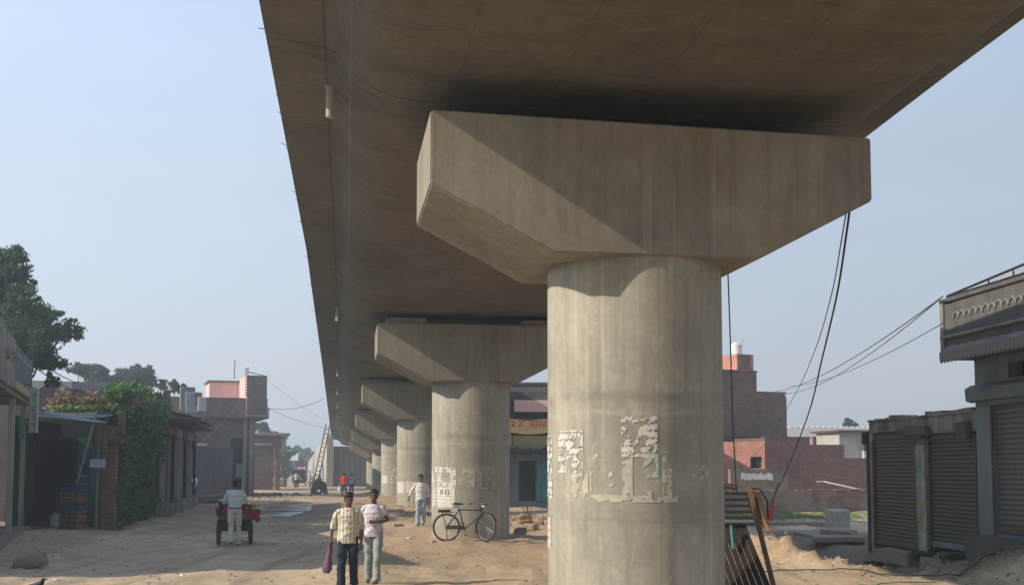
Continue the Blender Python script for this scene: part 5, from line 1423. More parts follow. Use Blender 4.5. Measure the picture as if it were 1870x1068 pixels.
# puddle
n = 56; b = MB(); cx, cy = -12.0, 57; ring = []
for i in range(n):
    a = 2 * math.pi * i / n; k = 1 + .25 * (float(fbm(math.cos(a) * 2 + 5, math.sin(a) * 2 + 5, 3)) - .5) * 2
    yy = cy + 10 * math.sin(a) * k; ring.append((cx - .155 * (yy - cy) + 1.75 * math.cos(a) * k, yy))
zpud = -.075
b.add([(p[0], p[1], zpud) for p in ring], [tuple(range(n))])
o = b.build('puddle', 'puddle_water', kind='structure')
b = MB()
for i in range(9):
    y0 = 48 + i * 2.0; q_ = .155 * (y0 - 57); b.tube([(-13.7 - q_, y0, zpud - .02), (-12.3 - q_, y0 + .9, zpud + .015), (-10.6 - q_, y0 + 1.9, zpud - .02)], [.02, .05, .02], 5)
tag(b.rough(.06, 2).build('mud_ridges', 'ground_earth'), 'narrow mud ridges of wheel tracks across the puddle', 'mud', kind='stuff')

# ------------------------------------------------------------------ cables
def catenary(a, b_, sag, n=24): 
    a = Vector(a); b_ = Vector(b_); return [a + (b_ - a) * (i / n) - Vector((0, 0, sag * 4 * (i / n) * (1 - i / n))) for i in range(n + 1)]
def curve_px(lst): return [at(px, py, Y) for px, py, Y in lst]
def smooth(pts, k=8):
    out = []; P_ = [pts[0]] + pts + [pts[-1]]
    for i in range(1, len(P_) - 2):
        p0, p1, p2, p3 = P_[i - 1:i + 3]
        for j in range(k):
            t_ = j / k; out.append(.5 * ((2 * p1) + (-p0 + p2) * t_ + (2 * p0 - 5 * p1 + 4 * p2 - p3) * t_ ** 2 + (-p0 + 3 * p1 - 3 * p2 + p3) * t_ ** 3))
    return out + [pts[-1]]
def cable(name, label, pts, r, mat, cat='cable'): return tag(MB().tube(pts, r, 6).build(name, mat), label, cat)
cable('hanging_cable', 'thick black cable sweeping from the pier cap down to the ground', smooth(curve_px([(1553, 372, 13.6), (1546, 425, 14.5), (1528, 540, 17), (1500, 660, 21), (1478, 750, 25), (1440, 850, 31), (1410, 912, 36), (1386, 958, 39.5)])), .015, 'cable_black')
cable('hanging_wire', 'thin grey wire hanging left of the thick black cable', smooth(curve_px([(1548, 374, 13.6), (1538, 430, 15), (1518, 540, 18), (1488, 640, 24), (1452, 720, 31), (1400, 805, 40), (1345, 865, 47)])), .009, 'cable_grey')
cable('hanging_wire', 'dark green cord hanging straight down beside the nearest pier', smooth(curve_px([(1329, 492, 14.4), (1333, 600, 14.6), (1338, 760, 14.8), (1345, 900, 15.1)])), .009, 'cable_green', 'wire')
A = at(1722, 541, 22.2); B = at(1395, 716, 62)
cable('overhead_wire', 'upper wire from the balcony corner to the brick house', catenary(A, B, .5), .014, 'cable_grey', 'wire')
cable('overhead_wire', 'second strand hanging just under the upper balcony wire', catenary(A, B + Vector((.5, 0, -.05)), .65), .012, 'cable_grey', 'wire')
A = at(1722, 590, 22.2); cable('overhead_wire', 'lower wire from the balcony wall joining the two upper strands', catenary(A, at(1440, 705, 52), .3), .010, 'cable_grey', 'wire')
A = at(488, 745, 78); cable('overhead_wire', 'sagging wire from the grey house balcony to the flyover edge', catenary(A, at(592, 727, 78), .35), .018, 'cable_grey', 'wire')
cable('overhead_wire', 'faint wire sloping down from the grey house to the ladder top', catenary(A, at(600, 782, 105), .2), .014, 'cable_grey', 'wire')
cable('overhead_wire', 'faint wire from the roof rod of the grey house towards the ladder', catenary(at(486, 690, 78), at(600, 768, 105), .3), .009, 'cable_grey', 'wire')
cable('overhead_wire', 'upper wire slanting from the big tree to the hazy trees', catenary(at(60, 655, 42), at(205, 715, 70), .3), .022, 'cable_grey', 'wire')
cable('overhead_wire', 'lower wire slanting from the big tree past the flat roof', catenary(at(60, 668, 42), at(190, 722, 70), .35), .022, 'cable_grey', 'wire')
cable('overhead_wire', 'wire hanging down the front of the grey house', catenary(at(436, 735, 74), at(358, 812, 72), .3), .014, 'plaster_grey', 'wire')
# red flared end on a thin stick by the cable
rp_ = thing('red_marker', 'red flared marker standing on the kerb at the foot of the black cable', 'marker', (0, 0, 0))
p_, q_ = at(1405, 950, 37.8), at(1414, 905, 37.8); MB().tube([p_, p_ + (q_ - p_) * .1, p_ + (q_ - p_) * .6, q_], [.12, .11, .06, .03], 8).build('marker_body', 'red_paint', rp_, True)
MB().tube([q_, q_ + Vector((.15, 0, .45))], .02, 5).build('stick', 'cable_black', rp_)

# ------------------------------------------------------------------ wooden formwork panel leaning behind the near pier
fp = thing('formwork_panel', 'dark slatted wooden formwork panel leaning behind the nearest pier', 'formwork', (3.02, 15.6, gz(3.2, 15.6)), R(-4))
def bd(name, a, b_, w_, th_, m): return MB().bar(a, b_, w_, th_, (0, -1, .2)).build(name, m, fp)
for i in range(6):       # upper boards lie across
    z_ = 1.28 + i * .085; bd('cross_board', (-.45, .25 - z_ * .10, z_), (.33, .25 - z_ * .10, z_), .028, .08, 'wood_dark')
for i in range(9):       # slats splay down to the right
    x0 = -.5 + i * .085; bd('slat', (x0, .14, 1.27), (x0 + .42 + (i * .008), -.45, -.15), .075, .025, 'wood_dark')
bd('frame_pole', (.26, .05, 1.80), (.64, -.5, -.15), .06, .06, 'wood_brown')
bd('side_plank', (.30, .18, 1.74), (.44, .13, 1.22), .14, .03, 'wood_brown'); bd('new_plank', (.385, .10, 1.72), (.52, .06, 1.20), .06, .025, 'wood_orange')
bd('back_strut', (-.3, .5, 1.5), (-.2, 1.2, -.2), .07, .05, 'wood_dark')
MB().tube([(.3, .1, 1.78), (.42, .1, 1.76), (.52, .1, 1.6), (.53, .1, 1.35)], .012, 5).build('rope', 'cable_black', fp)
MB().tube([(.0, -.02, 1.27), (.02, -.06, .95)], .02, 5).build('green_rope', 'paint_turquoise', fp)
b = MB()
for i in range(12): b.tube([(random.uniform(-.45, .2), .12, 1.76), (random.uniform(-.45, .2), .12, 1.84), (random.uniform(-.4, .2), .1, 1.78)], .008, 4)
b.build('wire_tangle', 'rust', fp, kind='stuff')

# ------------------------------------------------------------------ ladder
ld = thing('wooden_ladder', 'long dark red wooden ladder leaning on the flyover edge', 'ladder', (0, 0, 0))
pa, pb = on(579, 888), None
Yl = 106.0; A0 = Vector(((579 - 935) / F * Yl, Yl - 1, 0)); tx_ = bpoint(-4.5, 108, cap_z(108) + .27 + 1.0)
B0 = Vector((tx_[0] - .25, 108, tx_[2] + .6)); u_ = Vector((.24, -.05, 0))
for s_ in (-1, 1): MB().bar(A0 + u_ * s_, B0 + u_ * s_ * .8, .08, .10).build('stile', 'ladder_wood', ld)
for i in range(13):
    f = .06 + i * .072; p = A0 + (B0 - A0) * f; MB().tube([p - u_ * (1 - .2 * f), p + u_ * (1 - .2 * f)], .035, 6).build('rung', 'ladder_wood', ld)

# ------------------------------------------------------------------ people
def remeshed(mb, voxel, smooth_it=4):
    me = bpy.data.meshes.new('t'); me.from_pydata(mb.v, [], mb.f); me.update()
    bm = bmesh.new(); bm.from_mesh(me); bmesh.ops.recalc_face_normals(bm, faces=bm.faces[:]); bm.to_mesh(me); bm.free()
    o = bpy.data.objects.new('t', me); COL.objects.link(o)
    m = o.modifiers.new('r', 'REMESH'); m.mode = 'VOXEL'; m.voxel_size = voxel; m.use_smooth_shade = True
    m2 = o.modifiers.new('s', 'SMOOTH'); m2.factor = .5; m2.iterations = smooth_it
    dg = bpy.context.evaluated_depsgraph_get(); r = bpy.data.meshes.new_from_object(o.evaluated_get(dg))
    bpy.data.objects.remove(o); return r
def ring_at(cx, cy, z, rx, ry, n=18):
    """closed oval ring"""
    return [Vector((cx + rx * math.cos(2 * math.pi * i / n), cy + ry * math.sin(2 * math.pi * i / n), z)) for i in range(n)]
def limbr(b, pts, rad, n=12): b.ball(pts[0], rad[0], 10, 6); b.tube(pts, rad, n); b.ball(pts[-1], rad[-1], 10, 6)
def hand(b, wr, d, side, curl=.5, palm=Vector((0, 1, 0))):
    """palm + four unequal bent fingers + thumb. d: direction along the hand, palm: direction the palm faces"""
    d = Vector(d).normalized(); pn = (Vector(palm) - d * Vector(palm).dot(d)).normalized(); s_ = d.cross(pn) * side
    c = wr + d * .045; b.tube([wr - d * .02, wr + d * .02, wr + d * .06, wr + d * .09], [(.022, .028), (.02, .036), (.017, .042), (.014, .038)], 10)
    for i, L in enumerate((.068, .078, .073, .058)):
        k = wr + d * .085 + s_ * (.030 - .02 * i); p1 = k + (d * math.cos(curl * .4) + pn * math.sin(curl * .4)) * L * .45
        p2 = p1 + (d * math.cos(curl) + pn * math.sin(curl)) * L * .32; p3 = p2 + (d * math.cos(curl * 1.7) + pn * math.sin(curl * 1.7)) * L * .23
        b.tube([k - d * .02, p1, p2, p3], [.0095, .009, .008, .006], 7)
    t0 = wr + d * .03 + s_ * .03; t1 = t0 + (d * .6 + s_ * .6 + pn * .4).normalized() * .035; t2 = t1 + (d * .85 + s_ * .1 + pn * .5).normalized() * .03
    b.tube([t0 - s_ * .012, t1, t2], [.013, .011, .008], 7)
def person(label, loc, rz, H, shirt, trousers, legs, arms, lean=0, head_rot=(0, 0), sleeve=1.0, hem=.84, vox=.011, group=None, tuck=False, shoes='shoe', collar=None, flare=1.0, seat_z=None, cap_hair=1.0):
    """legs: [(knee(x,y,z), ankle(x,y,z), toe angle)] right, left; arms: [(elbow, wrist, hand_dir)]; faces -Y locally. design height 1.70"""
    k = H / 1.70; root = thing('person', label, 'person', loc, rz, group)
    T = Matrix.Scale(k, 4)
    hz = seat_z if seat_z is not None else .93
    dz = hz - .93
    sh = lambda s_: Vector((s_ * .168, lean * .9 + .0, 1.39 + dz))
    V3 = Vector
    # ---- body: one continuous surface
    b = MB()
    b.loft([ring_at(0, lean * (z - .9) * 1.8, z + dz, rx, ry) for z, rx, ry in ((.84, .12, .085), (.93, .15, .10), (1.05, .13, .09), (1.2, .145, .095), (1.33, .155, .095), (1.41, .13, .08), (1.45, .07, .06))])
    nb_ = V3((0, lean + .005, 1.44 + dz)); hd = V3((head_rot[0] * .03, lean - .012, 1.585 + dz))
    b.tube([nb_ - V3((0, 0, .05)), nb_ + V3((0, 0, .03)), hd - V3((0, -.01, .04))], [.062, .054, .052], 12)
    hs = MB()
    hs.ball((0, .008, .025), (.072, .090, .092), 18, 12)                       # cranium
    hs.tube([(0, -.022, .02), (0, -.034, -.03), (0, -.042, -.075), (0, -.046, -.098)], [(.062, .058), (.058, .050), (.046, .036), (.026, .02)], 14)  # face and jaw
    hs.tube([(0, -.083, .018), (0, -.095, -.012), (0, -.106, -.026), (0, -.088, -.036)], [.007, .010, .014, .010], 8)   # nose
    hs.ball((0, -.082, -.058), (.024, .012, .009), 10, 6); hs.ball((0, -.080, .034), (.046, .014, .009), 10, 6)
    for s_ in (-1, 1): hs.ball((s_ * .072, .012, -.012), (.010, .020, .032), 8, 6)
    HR = Matrix.Translation(hd) @ Matrix.Rotation(head_rot[0], 4, 'Z') @ Matrix.Rotation(head_rot[1], 4, 'X')
    hs.xform(HR); b.add(hs.v, hs.f)
    hips = [V3((-.088, 0, .90 + dz)), V3((.088, 0, .90 + dz))]
    for i, (kn, an, ta) in enumerate(legs):
        kn, an = V3(kn), V3(an); calf = kn + (an - kn) * .3 + V3((0, .012, 0))
        b.tube([hips[i] + V3((0, 0, .05)), hips[i] + (kn - hips[i]) * .3, kn, calf, an], [.085, .078, .052, .054, .036], 12)
        td = V3((math.sin(ta), -math.cos(ta), -.12 if an.z < .2 else -.8)).normalized()
        b.tube([an + V3((0, .03, -.03)), an + td * .03 - V3((0, 0, .035)), an + td * .12 - V3((0, 0, .038)), an + td * .17 - V3((0, 0, .03))], [(.030, .032), (.036, .032), (.04, .02), (.026, .014)], 10)
    for i, (el, wr, hdn) in enumerate(arms):
        s_ = -1 if i == 0 else 1; el, wr = V3(el), V3(wr); S_ = sh(s_)
        b.tube([V3((s_ * .10, S_.y, S_.z + .005)), S_, S_ + (el - S_) * .35, el, el + (wr - el) * .3, wr], [.040, .042, .038, .034, .035, .024], 10)
        hand(b, wr, hdn, s_, .6, V3((-s_ * .6, -.5, 0)) if abs(V3(hdn).z) > .5 else V3((0, 0, -1)))
    b.xform(T); body = link('body', remeshed(b, vox * .62, 2), 'skin', root, 'all')
    # ---- head details
    for s_ in (-1, 1):
        e = MB().ball((s_ * .030, -.0815, .014), (.011, .006, .005), 10, 6).xform(HR).xform(T).build('eye', 'eye_white', root, True)
        MB().ball((s_ * .030, -.0865, .014), (.007, .003, .006), 8, 6).xform(HR).xform(T).build('iris', 'eye_dark', e, True)
        MB().tube([(s_ * .014, -.089, .037), (s_ * .032, -.090, .042), (s_ * .050, -.079, .036)], [.003, .0045, .002], 6).xform(HR).xform(T).build('eyebrow', 'hair', root, True)
    MB().ball((0, -.0925, -.058), (.021, .006, .0065), 10, 6).xform(HR).xform(T).build('lips', 'lips', root, True)
    if random.random() < 2: MB().ball((0, -.0935, -.0475), (.020, .005, .0045), 10, 6).xform(HR).xform(T).build('moustache', 'hair', root, True)
    hb = MB(); rr = random.Random(int(loc[0] * 100)); 
    hb.ball((0, .022, .056), (.084, .094, .084), 18, 10); hb.ball((0, .055, .0), (.074, .055, .07), 14, 8); hb.ball((.0, -.045, .092), (.066, .04, .03), 14, 8)
    for j in range(34):
        a = rr.uniform(0, 6.28); e = rr.uniform(.15, 1.5); dd = V3((math.cos(a) * math.cos(e), math.sin(a) * math.cos(e), math.sin(e)))
        if dd.y < -.55 and dd.z < .5: continue
        hb.ball(V3((0, .02, .048)) + V3((dd.x * .074, dd.y * .084, dd.z * .078)), rr.uniform(.018, .028) * cap_hair, 8, 5)
    for s_ in (-1, 1): hb.ball((s_ * .068, -.005, .02), (.01, .02, .035), 8, 6)
    hb.xform(HR).xform(T); link('hair', remeshed(hb, .008, 2), 'hair', root, 'all')
    # ---- shirt
    b = MB(); hz0 = hem if not tuck else .96
    prf = [(hz0, .184 if not tuck else .15, .136 if not tuck else .105), (.93 if not tuck else .98, .182 if not tuck else .158, .132 if not tuck else .11), (1.05, .171, .122), (1.18, .178, .120), (1.30, .186, .118), (1.37, .175, .105), (1.425, .130, .085), (1.455, .066, .066)]
    b.loft([ring_at(0, lean * max(0, z - .9) * 1.8, z + dz, rx, ry, 22) for z, rx, ry in prf])
    for i, (el, wr, _) in enumerate(arms):
        s_ = -1 if i == 0 else 1; el, wr = V3(el), V3(wr); S_ = sh(s_) + V3((0, 0, -.005))
        if sleeve <= .6: P_ = [S_ + (el - S_) * f for f in (0, .3, sleeve)]; r_ = [.060, .064, .067]
        else: P_ = [S_, S_ + (el - S_) * .5, el, el + (wr - el) * (sleeve - .6) / .4 * .8]; r_ = [.060, .060, .055, .048]
        b.tube([V3((s_ * .09, S_.y, S_.z + .01))] + P_, [.058] + r_, 12)
    b.xform(T); b_v = link('shirt', remeshed(b, vox, 2), shirt, root, 'all')
    me = b_v.data; co = np.empty(len(me.vertices) * 3, np.float32); me.vertices.foreach_get('co', co); co = co.reshape(-1, 3)
    f = np.maximum(fbm(co[:, 0] * 9 + 3, co[:, 2] * 16 + co[:, 1] * 6, 3) - .5, -.12)
    nr = np.empty(len(me.vertices) * 3, np.float32); me.vertices.foreach_get('normal', nr); co += nr.reshape(-1, 3) * (f * .048)[:, None]
    me.vertices.foreach_set('co', co.ravel()); me.update()
    # collar and placket
    cb_ = MB(); 
    for s_ in (-1, 1): cb_.add([(s_ * .012, lean - .088, 1.405 + dz), (s_ * .062, lean - .05, 1.462 + dz), (s_ * .058, lean + .03, 1.478 + dz), (s_ * .075, lean - .055, 1.43 + dz), (s_ * .045, lean - .10, 1.392 + dz)], [(0, 1, 3, 4), (1, 2, 3)])
    cb_.tube([(0, lean - .088 if lean else -.09, 1.40 + dz), (0, -.118, 1.28 + dz), (0, -.122, 1.1 + dz), (0, -.126, hz0 + .03 + dz)], [(.012, .004)] * 4, 6)
    cb_.xform(T).build('collar', collar or shirt, root)
    # ---- trousers
    b = MB(); top = .99
    b.loft([ring_at(0, 0, z + dz, rx, ry, 20) for z, rx, ry in ((.86, .150, .105), (.92, .160, .112), (top, .148, .103))])
    for i, (kn, an, ta) in enumerate(legs):
        kn, an = V3(kn), V3(an); h2 = hips[i]
        b.tube([h2 + V3((0, 0, .06)), h2 + (kn - h2) * .3, kn, kn + (an - kn) * .5, an + V3((0, .005, .03)), an + V3((0, .0, -.03))], [.092, .092, .070 * (flare * .5 + .5), .068 * flare, .073 * flare, .076 * flare], 14)
    b.xform(T); tv = link('trousers', remeshed(b, vox, 2), trousers, root, 'all')
    me = tv.data; co = np.empty(len(me.vertices) * 3, np.float32); me.vertices.foreach_get('co', co); co = co.reshape(-1, 3)
    f = (fbm(co[:, 0] * 8 + 7, co[:, 2] * 11 + co[:, 1] * 4, 3) - .5) * np.clip((.88 * k - co[:, 2] + dz) / .12, 0, 1)
    nr = np.empty(len(me.vertices) * 3, np.float32); me.vertices.foreach_get('normal', nr); co += nr.reshape(-1, 3) * (f * .042)[:, None]; me.vertices.foreach_set('co', co.ravel()); me.update()
    if tuck: MB().loft([ring_at(0, 0, z + dz, .163, .116, 20) for z in (.962, .995)]).xform(T).build('belt', 'belt', root)
    for i, (kn, an, ta) in enumerate(legs):
        an = V3(an); td = V3((math.sin(ta), -math.cos(ta), -.10 if an.z < .2 else -.8)).normalized()
        MB().tube([an - td * .045 - V3((0, 0, .052)), an + td * .03 - V3((0, 0, .05)), an + td * .13 - V3((0, 0, .052)), an + td * .19 - V3((0, 0, .056))], [(.028, .024), (.036, .034), (.043, .024), (.028, .014)], 10).xform(T).build('shoe', shoes, root, True)
    return root
def gl(x, y): return (x, y, gz(x, y) + .0)
def walk(a=.17, lift=.0):
    """right leg forward by a, left back"""
    return [((-.10, -a * .75, .49), (-.10, -a, .085), .1), ((.10, -.02, .48), (.10, a * 1.1, .12), -.1)]
random.seed(21)
m1 = person('young man in cream striped shirt and dark trousers walking with a purple bag', gl(-2.69, 18.55), R(4), 1.585, 'shirt_striped', 'trouser_navy', walk(.14),
    [((-.27, .03, 1.13), (-.30, .00, .88), (-.05, -.05, -1)), ((.25, .06, 1.12), (.235, -.03, .86), (0, -.1, -1))], head_rot=(.25, .22), sleeve=.72, hem=.83, vox=.009, collar='shirt_white', flare=1.12)
m2 = person('young man in pale checked shirt and light grey trousers holding his forearm across', gl(-2.42, 19.75), R(-3), 1.61, 'shirt_pinkish', 'trouser_pale', [((-.09, .0, .48), (-.10, .08, .10), .1), ((.10, -.13, .49), (.085, -.16, .085), -.1)],
    [((-.26, .06, 1.13), (-.25, -.10, .93), (.1, -.3, -1)), ((.26, .02, 1.14), (.04, -.19, 1.13), (-1, -.05, .02))], head_rot=(.1, .02), sleeve=.6, hem=.85, vox=.009, flare=1.05, collar='shirt_white')
# purple bag in the first man's hand
bgp = m1.location; c4, s4 = math.cos(R(4)), math.sin(R(4)); kx = 1.585 / 1.7
hx, hy, hz_ = -.31 * kx, -.02, .80 * kx
bag = thing('shopping_bag', 'crumpled shiny purple plastic bag hanging from the walking man hand', 'bag', (bgp.x + hx * c4 - hy * s4, bgp.y + hx * s4 + hy * c4, bgp.z + hz_), R(10)); bag.scale = (.85, .85, .92)
rings = []
for z_, rx, ry, ox in ((.02, .035, .02, 0), (-.02, .022, .018, 0), (-.05, .045, .02, -.01), (-.12, .05, .03, -.005), (-.22, .055, .04, -.02), (-.32, .075, .05, -.035), (-.42, .085, .05, -.045), (-.49, .05, .025, -.06)):
    rings.append([(ox + rx * math.cos(a * .3927) * (1 + .18 * math.sin(a * 2.4 + z_ * 20)), ry * math.sin(a * .3927), z_) for a in range(16)])
MB().loft(rings).rough(.018, 9).build('bag_body', 'bag_purple', bag, True)
for s_ in (-1, 1): MB().tube([(s_ * .02, 0, -.04), (s_ * .045, .01, .0), (s_ * .03, 0, .045)], .008, 5).build('handle', 'bag_purple', bag)

p = on(768, 960)
m3 = person('man in open white shirt and washed jeans walking in front of the third pier', (p.x, p.y, p.z), R(8), 1.74, 'shirt_white', 'trouser_denim', walk(.12),
    [((-.30, .05, 1.16), (-.40, .02, .93), (-.3, -.1, -1)), ((.24, .06, 1.12), (.25, -.06, .87), (0, -.2, -1))], head_rot=(.1, .05), sleeve=.95, hem=.86, vox=.012, flare=1.08)
p = on(428, 996)
m4 = person('man seen from behind in white shirt and beige trousers pushing the handcart', (p.x + .06, p.y - .25, p.z), R(180 + 12), 1.66, 'shirt_grey_white', 'trouser_beige', [((-.09, -.10, .48), (-.09, -.12, .085), .0), ((.09, .02, .47), (.09, .16, .15), 0)],
    [((-.27, -.10, 1.15), (-.30, -.38, 1.03), (.0, -1, -.1)), ((.27, -.10, 1.15), (.30, -.38, 1.03), (0, -1, -.1))], lean=-.05, head_rot=(0, .1), sleeve=.8, vox=.010, tuck=True)
p = on(628, 907)
m5 = person('man in bright red shirt and dark trousers walking away with a white bag', (p.x, p.y, p.z), R(176), 1.68, 'shirt_red', 'trouser_dark', walk(.12),
    [((-.40, -.05, 1.22), (-.58, -.12, 1.32), (-.9, -.2, .2)), ((.25, .03, 1.12), (.28, .0, .88), (0, 0, -1))], sleeve=.9, vox=.016, hem=.86)
p = on(641, 904)
m6 = person('man in pinkish white shirt walking beside the red-shirted man', (p.x, p.y + .3, p.z), R(184), 1.62, 'shirt_pinkish', 'trouser_dark', walk(-.1),
    [((-.25, .03, 1.12), (-.27, -.05, .88), (0, 0, -1)), ((.25, .03, 1.12), (.26, .0, .88), (0, 0, -1))], sleeve=.6, vox=.018, hem=.86)
q5 = m5.location; wbg = thing('carrier_bag', 'small white carrier bag in the red-shirted man hand', 'bag', (q5.x - .30, q5.y - .05, q5.z + .74))
MB().tube([(0, 0, .06), (0, 0, -.02), (0, 0, -.15), (0, 0, -.30), (0, 0, -.36)], [.02, .04, .11, .13, .08], 10).rough(.02, 8).build('bag_body', 'sheet_white', wbg, True)
MB().tube([(-.03, 0, .04), (0, 0, .10), (.03, 0, .04)], .008, 5).build('handle', 'sheet_white', wbg)
p = at(356, 912, 70.5)
m7 = person('distant person in pale blue clothes standing by the black tarpaulin', (p.x, 70.5, gz(p.x, 70.5)), R(-30), 1.55, 'shirt_blue', 'trouser_dark', [((-.09, -.02, .48), (-.09, 0, .085), .1), ((.09, -.02, .48), (.10, 0, .085), -.1)],
    [((-.26, -.02, 1.15), (-.12, -.2, 1.2), (.7, -.4, .3)), ((.26, -.02, 1.15), (.12, -.2, 1.15), (-.7, -.4, .2))], sleeve=.9, vox=.018)
p = on(541, 891)
m8 = person('person in grey top and dark skirt-length trousers crossing before the auto rickshaw', (p.x, p.y, p.z), R(20), 1.62, 'shirt_grey_white', 'trouser_dark', walk(.15),
    [((-.28, .06, 1.18), (-.34, .1, .95), (0, 0, -1)), ((.28, -.06, 1.18), (.38, -.22, 1.05), (.6, -.6, -.4))], sleeve=.9, vox=.02)

# ------------------------------------------------------------------ bicycle
def wheel(parent, c, r, tyre=.019, name='wheel', spokes=28, hubw=.05, mat='rubber'):
    """wheel in the local x-z plane centred at c"""
    root = MB(); c = Vector(c); n = 40
    root.tube([Vector((r * math.cos(2 * math.pi * i / n), 0, r * math.sin(2 * math.pi * i / n))) for i in range(n)], tyre, 8, closed=True)
    w_ = root.build(name, mat, parent, 'all'); w_.location = c
    MB().tube([Vector(((r - .026) * math.cos(2 * math.pi * i / n), 0, (r - .026) * math.sin(2 * math.pi * i / n))) for i in range(n)], .010, 6, closed=True).build('rim', 'steel_grey', w_, 'all')
    b = MB()
    for i in range(spokes):
        a = 2 * math.pi * i / spokes; b.tube([(.02 * math.cos(a + 1), hubw * (.5 if i % 2 else -.5), .02 * math.sin(a + 1)), ((r - .03) * math.cos(a), 0, (r - .03) * math.sin(a))], .0022, 3)
    b.build('spokes', 'steel_grey', w_, kind='stuff')
    MB().tube([(0, -hubw, 0), (0, hubw, 0)], .022, 8).build('hub', 'steel_dark', w_, True)
    return w_
def T_(name, pts, r, mat, parent, n=8): return MB().tube(pts, r, n).build(name, mat, parent, True)
pr = on(815, 996)
bk_ = thing('bicycle', 'old black roadster bicycle leaning against the second pier', 'bicycle', (at(815, 966, 29.35).x, 29.35, gz(-1.7, 29.35) + .0), R(-2))
bk_.rotation_euler = (R(-5), 0, R(-3))
wheel(bk_, (0, 0, .345), .345)
T_('frame', [(0, 0, .345), (.47, 0, .30)], .013, 'steel_dark', bk_)
fr = [[(0, .04, .345), (.33, .015, .80)], [(0, -.04, .345), (.33, -.015, .80)], [(0, .04, .345), (.47, .03, .30)], [(.47, 0, .30), (.31, 0, .86)], [(.47, 0, .30), (.93, 0, .70)], [(.33, 0, .80), (.91, 0, .79)]]
b = MB()
for s_ in fr: b.tube(s_, .016, 8)
b.tube([(.895, 0, .87), (.94, 0, .66)], .02, 8); b.build('main_frame', 'steel_dark', bk_, True)
fk = thing('front_fork', None, None); 
del_ = bpy.data.objects.remove(fk)
Rf = Matrix.Translation((.94, 0, 0)) @ Matrix.Rotation(R(-42), 4, 'Z') @ Matrix.Translation((-.94, 0, 0))
b = MB()
for s_ in (-1, 1): b.tube([(.945, s_ * .045, .72), (.97, s_ * .045, .60), (1.02, s_ * .045, .42), (1.08, s_ * .045, .345)], .011, 6)
b.tube([(.945, -.05, .72), (.945, .05, .72)], .014, 6); b.xform(Rf); b.build('fork', 'steel_dark', bk_, True)
w_ = wheel(bk_, Rf @ Vector((1.08, 0, .345)), .345); w_.rotation_euler = (0, 0, R(-42))
b = MB(); b.tube([(.89, 0, .86), (.88, 0, .95)], .012, 8); b.tube([(.86, -.28, .96), (.80, -.27, .955), (.88, -.2, .97), (.93, -.06, .97), (.93, .06, .97), (.88, .2, .97), (.80, .27, .955), (.72, .28, .95)], .011, 8)
b.xform(Rf); hb_ = b.build('handlebar', 'chrome', bk_, True)
for s_ in (-1, 1): MB().tube([(.84, s_ * .275, .957), (.71, s_ * .28, .95)], .017, 8).xform(Rf).build('grip', 'rubber', hb_, True)
MB().ball((.99, 0, .88), (.05, .05, .05), 10, 7).xform(Rf).build('lamp', 'chrome', bk_, True)
MB().tube([(.14, 0, .945), (.22, 0, .965), (.32, 0, .955), (.44, 0, .95)], [(.03, .015), (.095, .03), (.06, .03), (.02, .016)], 10).xform(Matrix.Translation((0, 0, 0))).build('saddle', 'steel_dark', bk_, True)
b = MB()
for q in range(3): b.tube([(.20 + q * .05, s4 * 0 + .04, .93), (.20 + q * .05, .04, .87)], .012, 6)
b.tube([(.31, 0, .84), (.30, 0, .94)], .013, 8); b.build('seat_post', 'steel_grey', bk_, True)
b = MB(); b.box(-.24, .22, -.075, -.065, .735, .745).box(-.24, .22, .065, .075, .735, .745)
for i in range(5): b.box(-.22 + i * .1, -.20 + i * .1, -.065, .065, .737, .744)
b.tube([(-.12, .07, .74), (0, .05, .345)], .006, 5).tube([(-.12, -.07, .74), (0, -.05, .345)], .006, 5); b.build('carrier', 'steel_dark', bk_)
MB().bbox(-.22, .10, -.06, .06, .747, .80, .015).rough(.012, 9).build('bundle', 'cloth_black', bk_)
def fender(parent, c, r, a0, a1, rz=0, name='mudguard'):
    pts = [Vector((c[0] + r * math.cos(a), 0, c[2] + r * math.sin(a))) for a in np.linspace(a0, a1, 18)]
    b = MB(); 
    for p, q in zip(pts[:-1], pts[1:]): b.bar(p, q, .055, .004, (p + q) / 2 - Vector(c))
    return b
fender(bk_, (0, 0, .345), .385, R(-10), R(185)).build('mudguard', 'steel_dark', bk_)
fender(bk_, (1.08, 0, .345), .385, R(20), R(200)).xform(Rf).build('mudguard', 'steel_dark', bk_)
n = 28; cr = MB().tube([Vector((.47 + .095 * math.cos(2 * math.pi * i / n), -.045, .30 + .095 * math.sin(2 * math.pi * i / n))) for i in range(n)], .007, 6, closed=True)
for i in range(5): cr.tube([(.47, -.045, .30), (.47 + .095 * math.cos(i * 1.257), -.045, .30 + .095 * math.sin(i * 1.257))], .007, 5)
cr.build('chainring', 'steel_grey', bk_, True)
b = MB().bar((.47, -.065, .30), (.52, -.065, .14), .02, .012).bar((.47, .065, .30), (.42, .065, .46), .02, .012); b.build('crank', 'steel_dark', bk_)
for p in ((.52, -.11, .14), (.42, .11, .46)): MB().bbox(p[0] - .045, p[0] + .045, p[1] - .04, p[1] + .04, p[2] - .012, p[2] + .012, .004).build('pedal', 'rubber', bk_)
MB().tube([(0, -.05, .385), (.3, -.055, .40), (.47, -.05, .40)], .007, 5).tube([(0, -.05, .30), (.25, -.05, .25), (.47, -.05, .205)], .005, 5).build('chain', 'steel_dark', bk_)
MB().bbox(.02, .48, -.075, -.058, .30, .385, .01).build('chain_guard', 'steel_dark', bk_)
MB().tube([(0, -.06, .345), (.03, -.10, .15), (.06, -.16, -.01)], .011, 6).build('stand', 'steel_dark', bk_)

